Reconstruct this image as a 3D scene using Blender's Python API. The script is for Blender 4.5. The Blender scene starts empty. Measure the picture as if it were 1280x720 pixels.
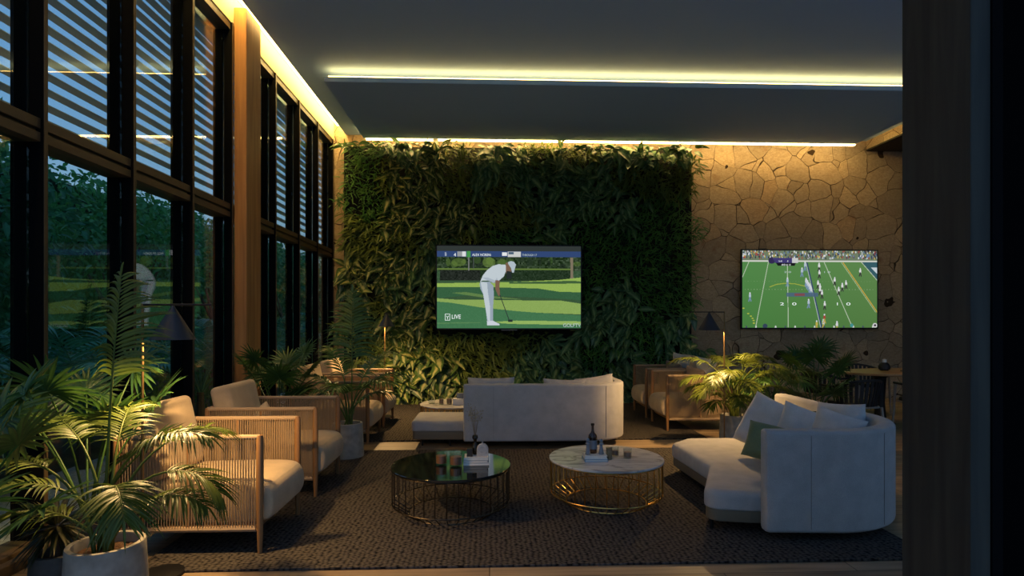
import bpy, bmesh, math, random
import numpy as np
from mathutils import Vector, Matrix
PI = math.pi
random.seed(7); rng = np.random.default_rng(11)
sc = bpy.context.scene
COL = sc.collection
H = 1.5

# ------------------------------------------------------------------ camera
yaw = math.radians(2.23)
cd = bpy.data.cameras.new('camera'); cam = bpy.data.objects.new('camera', cd); COL.objects.link(cam)
cam.location = (0, 0, H); cam.rotation_euler = (PI/2, 0, -yaw)
cd.sensor_width = 36; cd.lens = 20.25; cd.shift_y = 0.03125; cd.clip_start = 0.02; cd.clip_end = 200
sc.camera = cam

# ------------------------------------------------------------------ materials
MATS = {}
def new_mat(name):
    m = bpy.data.materials.new(name); m.use_nodes = True
    nt = m.node_tree; nt.nodes.clear()
    out = nt.nodes.new('ShaderNodeOutputMaterial')
    MATS[name] = m
    return m, nt, out
def N(nt, t, **kw):
    n = nt.nodes.new(t)
    for k, v in kw.items():
        if k.startswith('i_'): n.inputs[k[2:].replace('_', ' ')].default_value = v
        else: setattr(n, k, v)
    return n
def c4(c): return (c[0], c[1], c[2], 1)
def principled(nt, out, col=None, rough=.5, metal=0, spec=.5):
    p = nt.nodes.new('ShaderNodeBsdfPrincipled')
    if col is not None: p.inputs['Base Color'].default_value = c4(col)
    p.inputs['Roughness'].default_value = rough; p.inputs['Metallic'].default_value = metal
    p.inputs['Specular IOR Level'].default_value = spec
    nt.links.new(p.outputs[0], out.inputs[0]); return p
def coords(nt, scale=(1,1,1), kind='Object', rot=(0,0,0)):
    tc = N(nt, 'ShaderNodeTexCoord'); mp = N(nt, 'ShaderNodeMapping')
    mp.inputs['Scale'].default_value = scale; mp.inputs['Rotation'].default_value = rot
    nt.links.new(tc.outputs[kind], mp.inputs[0]); return mp.outputs[0]
def ramp(nt, fac, stops):
    r = N(nt, 'ShaderNodeValToRGB'); e = r.color_ramp.elements
    while len(e) < len(stops): e.new(.5)
    for el, (p, c) in zip(e, stops): el.position = p; el.color = c4(c)
    nt.links.new(fac, r.inputs[0]); return r.outputs[0]
def bump(nt, height, p, strength=.3, dist=.01):
    b = N(nt, 'ShaderNodeBump'); b.inputs['Strength'].default_value = strength; b.inputs['Distance'].default_value = dist
    nt.links.new(height, b.inputs['Height']); nt.links.new(b.outputs[0], p.inputs['Normal']); return b
def mixc(nt, fac, a, b, blend='MIX'):
    m = N(nt, 'ShaderNodeMix', data_type='RGBA', blend_type=blend)
    for s, v in ((0, fac), (6, a), (7, b)):
        if hasattr(v, 'is_linked') or isinstance(v, bpy.types.NodeSocket): nt.links.new(v, m.inputs[s])
        elif s == 0: m.inputs[0].default_value = v
        else: m.inputs[s].default_value = c4(v)
    return m.outputs[2]
def plain(name, col, rough=.5, metal=0, spec=.5, noise=0, nscale=20, bmp=0):
    m, nt, out = new_mat(name); p = principled(nt, out, col, rough, metal, spec)
    if noise or bmp:
        n = N(nt, 'ShaderNodeTexNoise'); n.inputs['Scale'].default_value = nscale; n.inputs['Detail'].default_value = 6
        nt.links.new(coords(nt), n.inputs[0])
        if noise:
            lo = [c*(1-noise) for c in col]; hi = [min(1, c*(1+noise)) for c in col]
            nt.links.new(ramp(nt, n.outputs[0], [(.3, lo), (.7, hi)]), p.inputs['Base Color'])
        if bmp: bump(nt, n.outputs[0], p, bmp, .01)
    return m
def emit(name, col, s):
    m, nt, out = new_mat(name); e = N(nt, 'ShaderNodeEmission'); e.inputs[0].default_value = c4(col); e.inputs[1].default_value = s
    nt.links.new(e.outputs[0], out.inputs[0]); return m
def wood(name, dark, light, axis='Z', scale=1.0, rough=.5, planks=0):
    m, nt, out = new_mat(name); p = principled(nt, out, None, rough, 0, .3)
    st = {'X': (1.2, 18, 18), 'Y': (18, 1.2, 18), 'Z': (18, 18, 1.2)}[axis]
    co = coords(nt, tuple(s*scale for s in st))
    n = N(nt, 'ShaderNodeTexNoise'); n.inputs['Scale'].default_value = 1; n.inputs['Detail'].default_value = 8; n.inputs['Distortion'].default_value = .6
    nt.links.new(co, n.inputs[0])
    nt.links.new(ramp(nt, n.outputs[0], [(.3, dark), (.7, light)]), p.inputs['Base Color'])
    bump(nt, n.outputs[0], p, .25, .003); return m
def fabric(name, col, scale=260, nz=.14):
    m, nt, out = new_mat(name); p = principled(nt, out, None, .95, 0, .1)
    p.inputs['Sheen Weight'].default_value = .15
    w = N(nt, 'ShaderNodeTexNoise'); w.inputs['Scale'].default_value = scale; w.inputs['Detail'].default_value = 2
    n2 = N(nt, 'ShaderNodeTexNoise'); n2.inputs['Scale'].default_value = 9; n2.inputs['Detail'].default_value = 5
    co = coords(nt); nt.links.new(co, w.inputs[0]); nt.links.new(co, n2.inputs[0])
    a = N(nt, 'ShaderNodeMath', operation='ADD'); nt.links.new(w.outputs[0], a.inputs[0]); nt.links.new(n2.outputs[0], a.inputs[1])
    h = N(nt, 'ShaderNodeMath', operation='MULTIPLY'); nt.links.new(a.outputs[0], h.inputs[0]); h.inputs[1].default_value = .5
    nt.links.new(ramp(nt, h.outputs[0], [(.35, [c*(1-nz) for c in col]), (.65, [min(1, c*(1+nz)) for c in col])]), p.inputs['Base Color'])
    bump(nt, a.outputs[0], p, .35, .004); return m
def leafmat(name, edge, mid, tip=None, rough=.38, trans=.3, spec=.5):
    """u runs across the blade (0..1), v along it; pale midrib zone is the leaf's own colour"""
    m, nt, out = new_mat(name); p = principled(nt, out, None, rough, 0, spec)
    uv = N(nt, 'ShaderNodeUVMap'); sx = N(nt, 'ShaderNodeSeparateXYZ'); nt.links.new(uv.outputs[0], sx.inputs[0])
    s = N(nt, 'ShaderNodeMath', operation='SUBTRACT'); nt.links.new(sx.outputs[0], s.inputs[0]); s.inputs[1].default_value = .5
    ab = N(nt, 'ShaderNodeMath', operation='ABSOLUTE'); nt.links.new(s.outputs[0], ab.inputs[0])
    # side veins
    wv = N(nt, 'ShaderNodeTexNoise'); wv.inputs['Scale'].default_value = 9; nt.links.new(coords(nt), wv.inputs[0])
    ad = N(nt, 'ShaderNodeMath', operation='MULTIPLY_ADD'); nt.links.new(wv.outputs[0], ad.inputs[0]); ad.inputs[1].default_value = .35
    nt.links.new(ab.outputs[0], ad.inputs[2])
    c = ramp(nt, ad.outputs[0], [(.25, mid), (.44, edge)])
    nb = N(nt, 'ShaderNodeTexNoise'); nb.inputs['Scale'].default_value = 4; nt.links.new(coords(nt), nb.inputs[0])
    v = ramp(nt, nb.outputs[0], [(.3, (.55, .6, .6)), (.7, (1.2, 1.1, .9))])
    c = mixc(nt, 1.0, c, v, 'MULTIPLY')
    nt.links.new(c, p.inputs['Base Color'])
    if trans:
        t = N(nt, 'ShaderNodeBsdfTranslucent'); nt.links.new(c, t.inputs[0])
        mx = N(nt, 'ShaderNodeMixShader'); mx.inputs[0].default_value = trans
        nt.links.new(p.outputs[0], mx.inputs[1]); nt.links.new(t.outputs[0], mx.inputs[2]); nt.links.new(mx.outputs[0], out.inputs[0])
    return m

M_fab_sofa = fabric('fabric_sofa', (.44, .42, .40))
M_fab_chair = fabric('fabric_chair', (.5, .38, .24))
M_fab_green = fabric('fabric_green', (.17, .21, .11))
M_fab_dgreen = fabric('fabric_dark_green', (.035, .055, .045))
M_fab_white = fabric('fabric_white', (.58, .57, .56))
M_fab_brown = fabric('fabric_brown', (.2, .15, .12))
M_seam = plain('seam', (.27, .25, .23), .9)
M_base = plain('sofa_base', (.16, .13, .085), .6)
M_dark_metal = plain('dark_metal', (.02, .02, .022), .4, .6)
M_black = plain('black_paint', (.012, .012, .013), .55)
M_chair_wood = wood('chair_wood', (.2, .1, .04), (.32, .17, .07), 'Z', 1, .42)
M_rope = plain('rope', (.38, .26, .14), .8, noise=.2, nscale=300)
M_rope_bundle = plain('rope_wrap', (.36, .25, .15), .85, noise=.2, nscale=300)
M_conc = plain('concrete', (.3, .28, .24), .85, noise=.22, nscale=14, bmp=.25)
M_conc_dark = plain('dark_concrete', (.09, .09, .085), .8, noise=.3, nscale=14, bmp=.2)
M_soil = plain('soil', (.12, .06, .03), .95, noise=.5, nscale=60, bmp=1)
M_gold = plain('gold', (.72, .4, .1), .28, 1.0)
M_bronze = plain('bronze', (.06, .045, .03), .35, .9)
M_shade = plain('lamp_shade', (.022, .027, .034), .5)
M_glass_black = plain('black_glass', (.008, .009, .008), .06, 0, .7)
M_led = emit('led', (1, .64, .2), 24)
M_led3 = emit('led_wash', (1, .62, .2), 16)
M_led2 = emit('led_soft', (1, .58, .15), 12)
M_bulb = emit('bulb', (1, .66, .28), 14)
M_stem = plain('stem', (.07, .1, .025), .5)
M_trunk = plain('trunk', (.08, .055, .035), .9, noise=.3, nscale=30)
M_paper = plain('paper', (.75, .72, .66), .7)
M_book_blue = plain('book_blue', (.22, .33, .42), .6)
M_book_grey = plain('book_grey', (.5, .48, .45), .7)
M_ceram = plain('stone_ceramic', (.42, .4, .38), .7, noise=.15, nscale=40)
M_ceram_grey = plain('grey_ceramic', (.2, .22, .25), .6)
M_post = wood('dark_plank', (.02, .018, .013), (.045, .04, .028), 'Z', 1.1, .75)
M_column = wood('column_wood', (.32, .14, .045), (.5, .24, .08), 'Z', .8, .5)
M_ceiling = plain('ceiling_skylit', (.38, .58, .88), .9)  # grey ceiling with the sky's blue light put into its colour
M_panel = plain('panel_skylit', (.34, .52, .84), .85)  # grey panel, cool sky light likewise worked into the colour
M_mullion = plain('mullion', (.006, .006, .006), .9, 0, 0)
M_mull_gold = plain('mullion_face', (.09, .062, .032), .5, .3)
M_slat = plain('slat', (.8, .68, .56), .7)
M_ground = plain('garden_soil', (.03, .05, .02), .95, noise=.5, nscale=6, bmp=.5)

def mk_glass(name, tint, ior=1.5, rough=0.0):
    m, nt, out = new_mat(name)
    t = N(nt, 'ShaderNodeBsdfTransparent'); t.inputs[0].default_value = c4(tint)
    g = N(nt, 'ShaderNodeBsdfGlossy'); g.inputs['Roughness'].default_value = rough; g.inputs[0].default_value = (1, 1, 1, 1)
    f = N(nt, 'ShaderNodeFresnel'); ge = N(nt, 'ShaderNodeNewGeometry')
    mr = N(nt, 'ShaderNodeMapRange'); mr.inputs[3].default_value = ior; mr.inputs[4].default_value = 1/ior     # same index seen from either face of a thin pane
    nt.links.new(ge.outputs['Backfacing'], mr.inputs[0]); nt.links.new(mr.outputs[0], f.inputs[0])
    mx = N(nt, 'ShaderNodeMixShader'); nt.links.new(f.outputs[0], mx.inputs[0]); nt.links.new(t.outputs[0], mx.inputs[1]); nt.links.new(g.outputs[0], mx.inputs[2])
    nt.links.new(mx.outputs[0], out.inputs[0]); return m
M_pane = mk_glass('window_glass', (.90, .97, .94), 1.45)
M_glass = mk_glass('tumbler_glass', (.9, .93, .92), 1.5)
M_amber = mk_glass('amber_glass', (.45, .2, .08), 1.5)
M_smoke = mk_glass('smoked_glass', (.3, .24, .22), 1.5)

# stone wall
def stone(name, bright=1.0):
    m, nt, out = new_mat(name); p = principled(nt, out, None, .9, 0, .2)
    co = coords(nt, (1, 1, 1))
    ns = N(nt, 'ShaderNodeTexNoise'); ns.inputs['Scale'].default_value = 1.3; ns.inputs['Detail'].default_value = 2; nt.links.new(co, ns.inputs[0])
    sb = N(nt, 'ShaderNodeVectorMath', operation='SUBTRACT'); nt.links.new(ns.outputs['Color'], sb.inputs[0]); sb.inputs[1].default_value = (.5, .5, .5)
    scv = N(nt, 'ShaderNodeVectorMath', operation='SCALE'); nt.links.new(sb.outputs[0], scv.inputs[0]); scv.inputs['Scale'].default_value = .35
    ad = N(nt, 'ShaderNodeVectorMath', operation='ADD'); nt.links.new(co, ad.inputs[0]); nt.links.new(scv.outputs[0], ad.inputs[1])
    v1 = N(nt, 'ShaderNodeTexVoronoi', feature='DISTANCE_TO_EDGE'); v1.inputs['Scale'].default_value = 2.6
    v2 = N(nt, 'ShaderNodeTexVoronoi', feature='F1'); v2.inputs['Scale'].default_value = 2.6
    for v in (v1, v2): v.inputs['Randomness'].default_value = .9; nt.links.new(ad.outputs[0], v.inputs['Vector'])
    # crack width varies
    nw = N(nt, 'ShaderNodeTexNoise'); nw.inputs['Scale'].default_value = 3; nt.links.new(co, nw.inputs[0])
    th = N(nt, 'ShaderNodeMath', operation='MULTIPLY_ADD'); nt.links.new(nw.outputs[0], th.inputs[0]); th.inputs[1].default_value = .055; th.inputs[2].default_value = -.016
    dv = N(nt, 'ShaderNodeMath', operation='DIVIDE', use_clamp=True); nt.links.new(v1.outputs['Distance'], dv.inputs[0]); nt.links.new(th.outputs[0], dv.inputs[1])
    f = N(nt, 'ShaderNodeTexNoise'); f.inputs['Scale'].default_value = 26; f.inputs['Detail'].default_value = 8; f.inputs['Roughness'].default_value = .7; nt.links.new(coords(nt, (1, 1, 1.7)), f.inputs[0])
    g = N(nt, 'ShaderNodeTexNoise'); g.inputs['Scale'].default_value = 2.2; g.inputs['Detail'].default_value = 4; nt.links.new(co, g.inputs[0])
    b = bright
    base = ramp(nt, f.outputs[0], [(.25, (.34*b, .24*b, .14*b)), (.5, (.5*b, .38*b, .24*b)), (.75, (.66*b, .53*b, .36*b))])
    sepc = N(nt, 'ShaderNodeSeparateColor'); nt.links.new(v2.outputs['Color'], sepc.inputs[0])
    tone = ramp(nt, sepc.outputs[0], [(0, (.74, .72, .7)), (.55, (1, .97, .93)), (.93, (1.15, 1.1, 1.0)), (1, (1.1, .95, .8))])
    base = mixc(nt, 1.0, base, tone, 'MULTIPLY')
    base = mixc(nt, ramp(nt, g.outputs[0], [(.64, (0, 0, 0)), (.74, (.7, .7, .7))]), base, (.26*b, .1*b, .04*b))
    crack = ramp(nt, dv.outputs[0], [(.25, (0, 0, 0)), (.9, (1, 1, 1))])
    nt.links.new(mixc(nt, crack, (.05*b, .03*b, .014*b), base), p.inputs['Base Color'])
    hh = N(nt, 'ShaderNodeMath', operation='MULTIPLY_ADD'); nt.links.new(f.outputs[0], hh.inputs[0]); hh.inputs[1].default_value = .45; nt.links.new(crack, hh.inputs[2])
    bump(nt, hh.outputs[0], p, .9, .025); return m
M_stone = stone('rubble_stone')

# floor planks along X
def floor_mat():
    m, nt, out = new_mat('floor_planks'); p = principled(nt, out, None, .5, 0, .35)
    br = N(nt, 'ShaderNodeTexBrick'); br.offset = .37
    br.inputs['Scale'].default_value = 1; br.inputs['Brick Width'].default_value = 2.2; br.inputs['Row Height'].default_value = .16
    br.inputs['Mortar Size'].default_value = .003; br.inputs['Color1'].default_value = (.3, .205, .12, 1); br.inputs['Color2'].default_value = (.42, .3, .18, 1); br.inputs['Mortar'].default_value = (.07, .045, .025, 1)
    nt.links.new(coords(nt), br.inputs[0])
    n = N(nt, 'ShaderNodeTexNoise'); n.inputs['Scale'].default_value = 1; n.inputs['Detail'].default_value = 8; nt.links.new(coords(nt, (1.6, 26, 10)), n.inputs[0])
    g = ramp(nt, n.outputs[0], [(.25, (.5, .48, .45)), (.6, (1, 1, 1)), (.8, (1.15, 1.12, 1.1))])
    nt.links.new(mixc(nt, 1.0, br.outputs['Color'], g, 'MULTIPLY'), p.inputs['Base Color'])
    bump(nt, n.outputs[0], p, .15, .004); return m
M_floor = floor_mat()
def rug_mat():
    m, nt, out = new_mat('woven_rug'); p = principled(nt, out, None, .95, 0, .1)
    ns = N(nt, 'ShaderNodeTexNoise'); ns.inputs['Scale'].default_value = 7; nt.links.new(coords(nt), ns.inputs[0])
    sb = N(nt, 'ShaderNodeVectorMath', operation='SCALE'); nt.links.new(ns.outputs['Color'], sb.inputs[0]); sb.inputs['Scale'].default_value = .9
    ad = N(nt, 'ShaderNodeVectorMath', operation='ADD'); nt.links.new(coords(nt, (30, 66, 1)), ad.inputs[0]); nt.links.new(sb.outputs[0], ad.inputs[1])
    v = N(nt, 'ShaderNodeTexVoronoi', feature='F1', voronoi_dimensions='2D'); v.inputs['Scale'].default_value = 1; v.inputs['Randomness'].default_value = .55
    nt.links.new(ad.outputs[0], v.inputs['Vector'])
    nt.links.new(ramp(nt, v.outputs['Distance'], [(.12, (.12, .1, .082)), (.45, (.06, .052, .044)), (.66, (.009, .008, .008))]), p.inputs['Base Color'])
    b = N(nt, 'ShaderNodeBump'); b.invert = True; b.inputs['Strength'].default_value = 1; b.inputs['Distance'].default_value = .012
    nt.links.new(v.outputs['Distance'], b.inputs['Height']); nt.links.new(b.outputs[0], p.inputs['Normal']); return m
M_rug = rug_mat()
def marble():
    m, nt, out = new_mat('white_marble'); p = principled(nt, out, None, .24, 0, .4)
    n = N(nt, 'ShaderNodeTexNoise'); n.inputs['Scale'].default_value = 3; n.inputs['Detail'].default_value = 8; n.inputs['Distortion'].default_value = 2.2
    nt.links.new(coords(nt, (1, 2.2, 1), rot=(0, 0, .4)), n.inputs[0])
    nt.links.new(ramp(nt, n.outputs[0], [(.36, (.32, .3, .28)), (.47, (.62, .59, .55)), (.6, (.68, .65, .61))]), p.inputs['Base Color']); return m
M_marble = marble()
M_table_wood = wood('dining_wood', (.32, .16, .06), (.5, .28, .12), 'X', .6, .35)
M_taupe = plain('taupe_metal', (.3, .25, .2), .5)

M_areca = leafmat('areca_leaf', (.085, .13, .016), (.12, .17, .028), rough=.45, trans=.35, spec=.4)
M_areca_d = leafmat('areca_leaf_green', (.06, .15, .035), (.1, .2, .05), rough=.35, trans=.3)
M_fan = leafmat('fan_leaf', (.035, .1, .025), (.06, .14, .03), rough=.4, trans=.25)
M_dark_leaf = leafmat('rosette_leaf', (.05, .055, .02), (.09, .08, .03), rough=.45, trans=.2)
M_lw = {'varieg': leafmat('variegated_leaf', (.09, .18, .05), (.62, .62, .26), rough=.4, trans=.25),
        'blade': leafmat('blade_leaf', (.19, .27, .06), (.28, .36, .09), rough=.45, trans=.3),
        'fine': leafmat('fine_leaf', (.11, .3, .07), (.17, .4, .09), rough=.45, trans=.3),
        'philo': leafmat('philodendron_leaf', (.09, .22, .09), (.28, .42, .2), rough=.33, trans=.2),
        'crest': leafmat('crest_leaf', (.05, .14, .03), (.1, .2, .05), rough=.33, trans=.3)}
M_out = [leafmat('garden_leaf_%d' % i, c, [x*1.3 for x in c], rough=.5, trans=.35) for i, c in enumerate([(.06, .28, .08), (.05, .24, .10), (.09, .30, .08)])]
M_outpalm = leafmat('garden_palm_leaf', (.05, .28, .16), (.08, .34, .2), rough=.4, trans=.3)

# ------------------------------------------------------------------ mesh helpers
class MB:
    def __init__(s): s.v = []; s.f = []; s.uv = None
    def add(s, vs, fs):
        o = len(s.v); s.v += [tuple(v) for v in vs]; s.f += [tuple(i+o for i in f) for f in fs]; return s
    def box(s, x0, x1, y0, y1, z0, z1):
        return s.add([(x0,y0,z0),(x1,y0,z0),(x1,y1,z0),(x0,y1,z0),(x0,y0,z1),(x1,y0,z1),(x1,y1,z1),(x0,y1,z1)],
                     [(0,3,2,1),(4,5,6,7),(0,1,5,4),(1,2,6,5),(2,3,7,6),(3,0,4,7)])
    def tube(s, pts, r, n=8, cap=True, closed=False):
        pts = [Vector(p) for p in pts]; m = len(pts)
        rs = r if isinstance(r, (list, tuple)) else [r]*m
        vs = []; prev = None
        for i, p in enumerate(pts):
            if closed: t = (pts[(i+1) % m]-pts[i-1])
            else: t = pts[min(i+1, m-1)]-pts[max(i-1, 0)]
            t.normalize()
            if prev is None:
                a = Vector((0, 0, 1)) if abs(t.z) < .9 else Vector((1, 0, 0))
                u = t.cross(a).normalized()
            else: u = (prev - t*prev.dot(t)).normalized()
            prev = u; w = t.cross(u)
            for k in range(n):
                a = 2*PI*k/n; vs.append(p + (u*math.cos(a)+w*math.sin(a))*rs[i])
        fs = []
        for i in range(m if closed else m-1):
            j = (i+1) % m
            for k in range(n):
                l = (k+1) % n; fs.append((i*n+k, i*n+l, j*n+l, j*n+k))
        if cap and not closed: fs.append(tuple(range(n))[::-1]); fs.append(tuple(range((m-1)*n, m*n)))
        return s.add(vs, fs)
    def lathe(s, prof, n=32, c=(0, 0, 0), capb=True, capt=True):
        vs = [(c[0]+r*math.cos(2*PI*k/n), c[1]+r*math.sin(2*PI*k/n), c[2]+z) for r, z in prof for k in range(n)]
        fs = []
        for i in range(len(prof)-1):
            for k in range(n):
                l = (k+1) % n; fs.append((i*n+k, i*n+l, (i+1)*n+l, (i+1)*n+k))
        if capb: fs.append(tuple(range(n))[::-1])
        if capt: fs.append(tuple(range((len(prof)-1)*n, len(prof)*n)))
        return s.add(vs, fs)
    def build(s, name, mat, parent=None, smooth=True, bevel=0, loc=None, rot=None, kind=None, segs=2, label=None):
        me = bpy.data.meshes.new(name); me.from_pydata(s.v, [], s.f); me.update()
        bm = bmesh.new(); bm.from_mesh(me); bmesh.ops.recalc_face_normals(bm, faces=bm.faces); bm.to_mesh(me); bm.free()
        me.materials.append(mat)
        if smooth:
            for p in me.polygons: p.use_smooth = True
            me.set_sharp_from_angle(angle=math.radians(40))
        o = bpy.data.objects.new(name, me); COL.objects.link(o)
        if parent is not None: o.parent = parent
        if loc: o.location = loc
        if rot: o.rotation_euler = rot
        if bevel:
            b = o.modifiers.new('bevel', 'BEVEL'); b.width = bevel; b.segments = segs; b.limit_method = 'ANGLE'
        if kind: o['kind'] = kind
        if label: o['label'] = label
        return o
def empty(name, loc, label, cat, group=None, rz=0):
    o = bpy.data.objects.new(name, None); COL.objects.link(o); o.location = loc; o.rotation_euler = (0, 0, rz); o.empty_display_size = .1
    o['label'] = label; o['category'] = cat
    if group: o['group'] = group
    return o
def tag(o, label, cat, group=None, kind=None):
    o['label'] = label; o['category'] = cat
    if group: o['group'] = group
    if kind: o['kind'] = kind
    return o
def struct(o): o['kind'] = 'structure'; return o
def copy_tree(o, parent=None):
    c = o.copy(); COL.objects.link(c)
    if parent is not None: c.parent = parent
    for ch in list(o.children): copy_tree(ch, c)
    return c
def place(src, first, loc, rz, label, group=None):
    o = src if first else copy_tree(src)
    o.location = loc; o.rotation_euler = (0, 0, rz); o['label'] = label
    if group: o['group'] = group
    return o

def fillet(pts, rad, n=8):
    """round the corners of a closed 2D polygon"""
    out = []; m = len(pts)
    rads = rad if isinstance(rad, (list, tuple)) else [rad]*m
    for i in range(m):
        p = Vector(pts[i]); a = Vector(pts[i-1])-p; b = Vector(pts[(i+1) % m])-p
        la, lb = a.length, b.length; a.normalize(); b.normalize()
        ang = a.angle(b); r = rads[i]; d = min(r/math.tan(ang/2), la*.45, lb*.45); r = d*math.tan(ang/2)
        bis = (a+b).normalized(); c = p + bis*(r/math.sin(ang/2))
        s0 = (p+a*d)-c; s1 = (p+b*d)-c
        a0 = math.atan2(s0.y, s0.x); da = (math.atan2(s1.y, s1.x)-a0+PI) % (2*PI)-PI
        for k in range(n+1):
            t = a0+da*k/n; out.append((c.x+r*math.cos(t), c.y+r*math.sin(t)))
    return out
def resample(pts, step=.03):
    out = []
    for i in range(len(pts)):
        a = Vector(pts[i]); b = Vector(pts[(i+1) % len(pts)]); n = max(1, int((b-a).length/step))
        for k in range(n): q = a.lerp(b, k/n); out.append((q.x, q.y))
    return out
def inset(pts, d):
    m = len(pts); out = []
    area = sum(pts[i][0]*pts[(i+1) % m][1]-pts[(i+1) % m][0]*pts[i][1] for i in range(m)); sg = 1 if area > 0 else -1
    for i in range(m):
        a = Vector(pts[i-1]); b = Vector(pts[(i+1) % m]); t = (b-a).normalized()
        out.append((pts[i][0]-t.y*d*sg, pts[i][1]+t.x*d*sg))
    return out
def slab(outline, z0, z1, r, rb=None, crown=0.0):
    """upholstered slab: rounded top and bottom edges"""
    rb = r if rb is None else rb
    mb = MB(); rings = []
    for k in range(5):
        a = PI/2*k/4; rings.append((rb*(1-math.sin(a)), z0+rb*(1-math.cos(a))))
    for k in range(6):
        a = PI/2*k/5; rings.append((r*(1-math.cos(a)), z1-r+r*math.sin(a)))
    n = len(outline)
    for d, z in rings: mb.v += [(x, y, z) for x, y in inset(outline, d)]
    for i in range(len(rings)-1):
        for k in range(n): l = (k+1) % n; mb.f.append((i*n+k, i*n+l, (i+1)*n+l, (i+1)*n+k))
    mb.f.append(tuple(range(n))[::-1]); mb.f.append(tuple(range((len(rings)-1)*n, len(rings)*n)))
    return mb
def pillow(w, h, t, seed=0, pinch=.05, n=22):
    """square scatter cushion in the local XZ plane, pointed corners"""
    rr = random.Random(seed); ph = [rr.uniform(0, 6) for _ in range(4)]
    mb = MB(); idx = {}
    for side in (1, -1):
        for i in range(n+1):
            for j in range(n+1):
                u = -1+2*i/n; v = -1+2*j/n
                edge = i in (0, n) or j in (0, n)
                if side == -1 and edge: idx[(side, i, j)] = idx[(1, i, j)]; continue
                x = u*(1-pinch*(1-v*v)*abs(u)**2); z = v*(1-pinch*(1-u*u)*abs(v)**2)
                th = ((1-abs(u)**3.2)*(1-abs(v)**3.2))**.5
                wr = 1+.07*math.sin(5*u+ph[0]+2*v)+.05*math.sin(7*v+ph[1]-3*u)
                idx[(side, i, j)] = len(mb.v); mb.v.append((x*w/2, side*th*wr*t/2, z*h/2))
        for i in range(n):
            for j in range(n):
                q = (idx[(side, i, j)], idx[(side, i+1, j)], idx[(side, i+1, j+1)], idx[(side, i, j+1)])
                mb.f.append(q if side == -1 else q[::-1])
    return mb

# ------------------------------------------------------------------ leaves (numpy)
def norm(a): return a/np.maximum(np.linalg.norm(a, axis=-1, keepdims=True), 1e-9)
PROF = {'broad': lambda t: np.sin(PI*np.clip(t, 0, 1)**.72)**.8, 'blade': lambda t: np.minimum(1, t*5+.25)*(1-t**3.0),
        'heart': lambda t: np.sin(PI*np.clip(t*.96+.04, 0, 1)**.6)**.9}
def leaves(O, D, Nn, L, W, droop=.3, rows=5, prof='broad', fold=.25, curl=0.0):
    O = np.asarray(O, float); D = norm(np.asarray(D, float)); Nn = np.asarray(Nn, float)
    n = len(O); L = np.broadcast_to(L, (n,)); W = np.broadcast_to(W, (n,)); droop = np.broadcast_to(droop, (n,))
    S = norm(np.cross(D, Nn)); U = norm(np.cross(S, D))
    t = np.linspace(0, 1, rows); pw = PROF[prof](t)
    cen = O[:, None] + D[:, None]*(L[:, None]*t)[..., None] + np.array([0, 0, -1.0])*(droop[:, None]*L[:, None]*t**2)[..., None]
    half = (W[:, None]/2*pw)[..., None]*S[:, None]
    lift = (W[:, None]/2*pw*fold)[..., None]*U[:, None]
    V = np.stack([cen-half+lift, cen, cen+half+lift], axis=2)         # n, rows, 3, 3
    base = (np.arange(n)*rows*3)[:, None, None]
    r = np.arange(rows-1)[None, :, None]*3; c = np.arange(2)[None, None, :]
    a = base + r + c
    F = np.stack([a, a+1, a+4, a+3], axis=-1).reshape(-1, 4)
    uu = np.broadcast_to(np.array([0, .5, 1.0])[None, None, :], (n, rows, 3)); vv = np.broadcast_to(t[None, :, None], (n, rows, 3))
    return V.reshape(-1, 3), F, np.stack([uu, vv], -1).reshape(-1, 2)
def joinl(parts):
    V = []; F = []; U = []; o = 0
    for v, f, u in parts: V.append(v); F.append(f+o); U.append(u); o += len(v)
    return np.concatenate(V), np.concatenate(F), np.concatenate(U)
def leafobj(name, parts, mat, parent=None, kind=None, smooth=True, cols=None):
    V, F, U = joinl(parts) if isinstance(parts, list) else parts
    me = bpy.data.meshes.new(name)
    me.vertices.add(len(V)); me.vertices.foreach_set('co', V.astype(np.float32).ravel())
    me.loops.add(len(F)*4); me.loops.foreach_set('vertex_index', F.astype(np.int32).ravel())
    me.polygons.add(len(F)); me.polygons.foreach_set('loop_start', np.arange(0, len(F)*4, 4, dtype=np.int32))
    uvl = me.uv_layers.new(name='UVMap'); uvl.data.foreach_set('uv', U[F.ravel()].astype(np.float32).ravel())
    me.update(calc_edges=True); me.validate()
    if smooth: me.polygons.foreach_set('use_smooth', np.ones(len(F), bool))
    me.materials.append(mat)
    o = bpy.data.objects.new(name, me); COL.objects.link(o)
    if parent is not None: o.parent = parent
    if kind: o['kind'] = kind
    return o
def tubearr(pts, rs, n=5):
    m = MB().tube(pts, rs, n, cap=False); V = np.array(m.v); return V, np.array(m.f), np.full((len(V), 2), .5)

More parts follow.
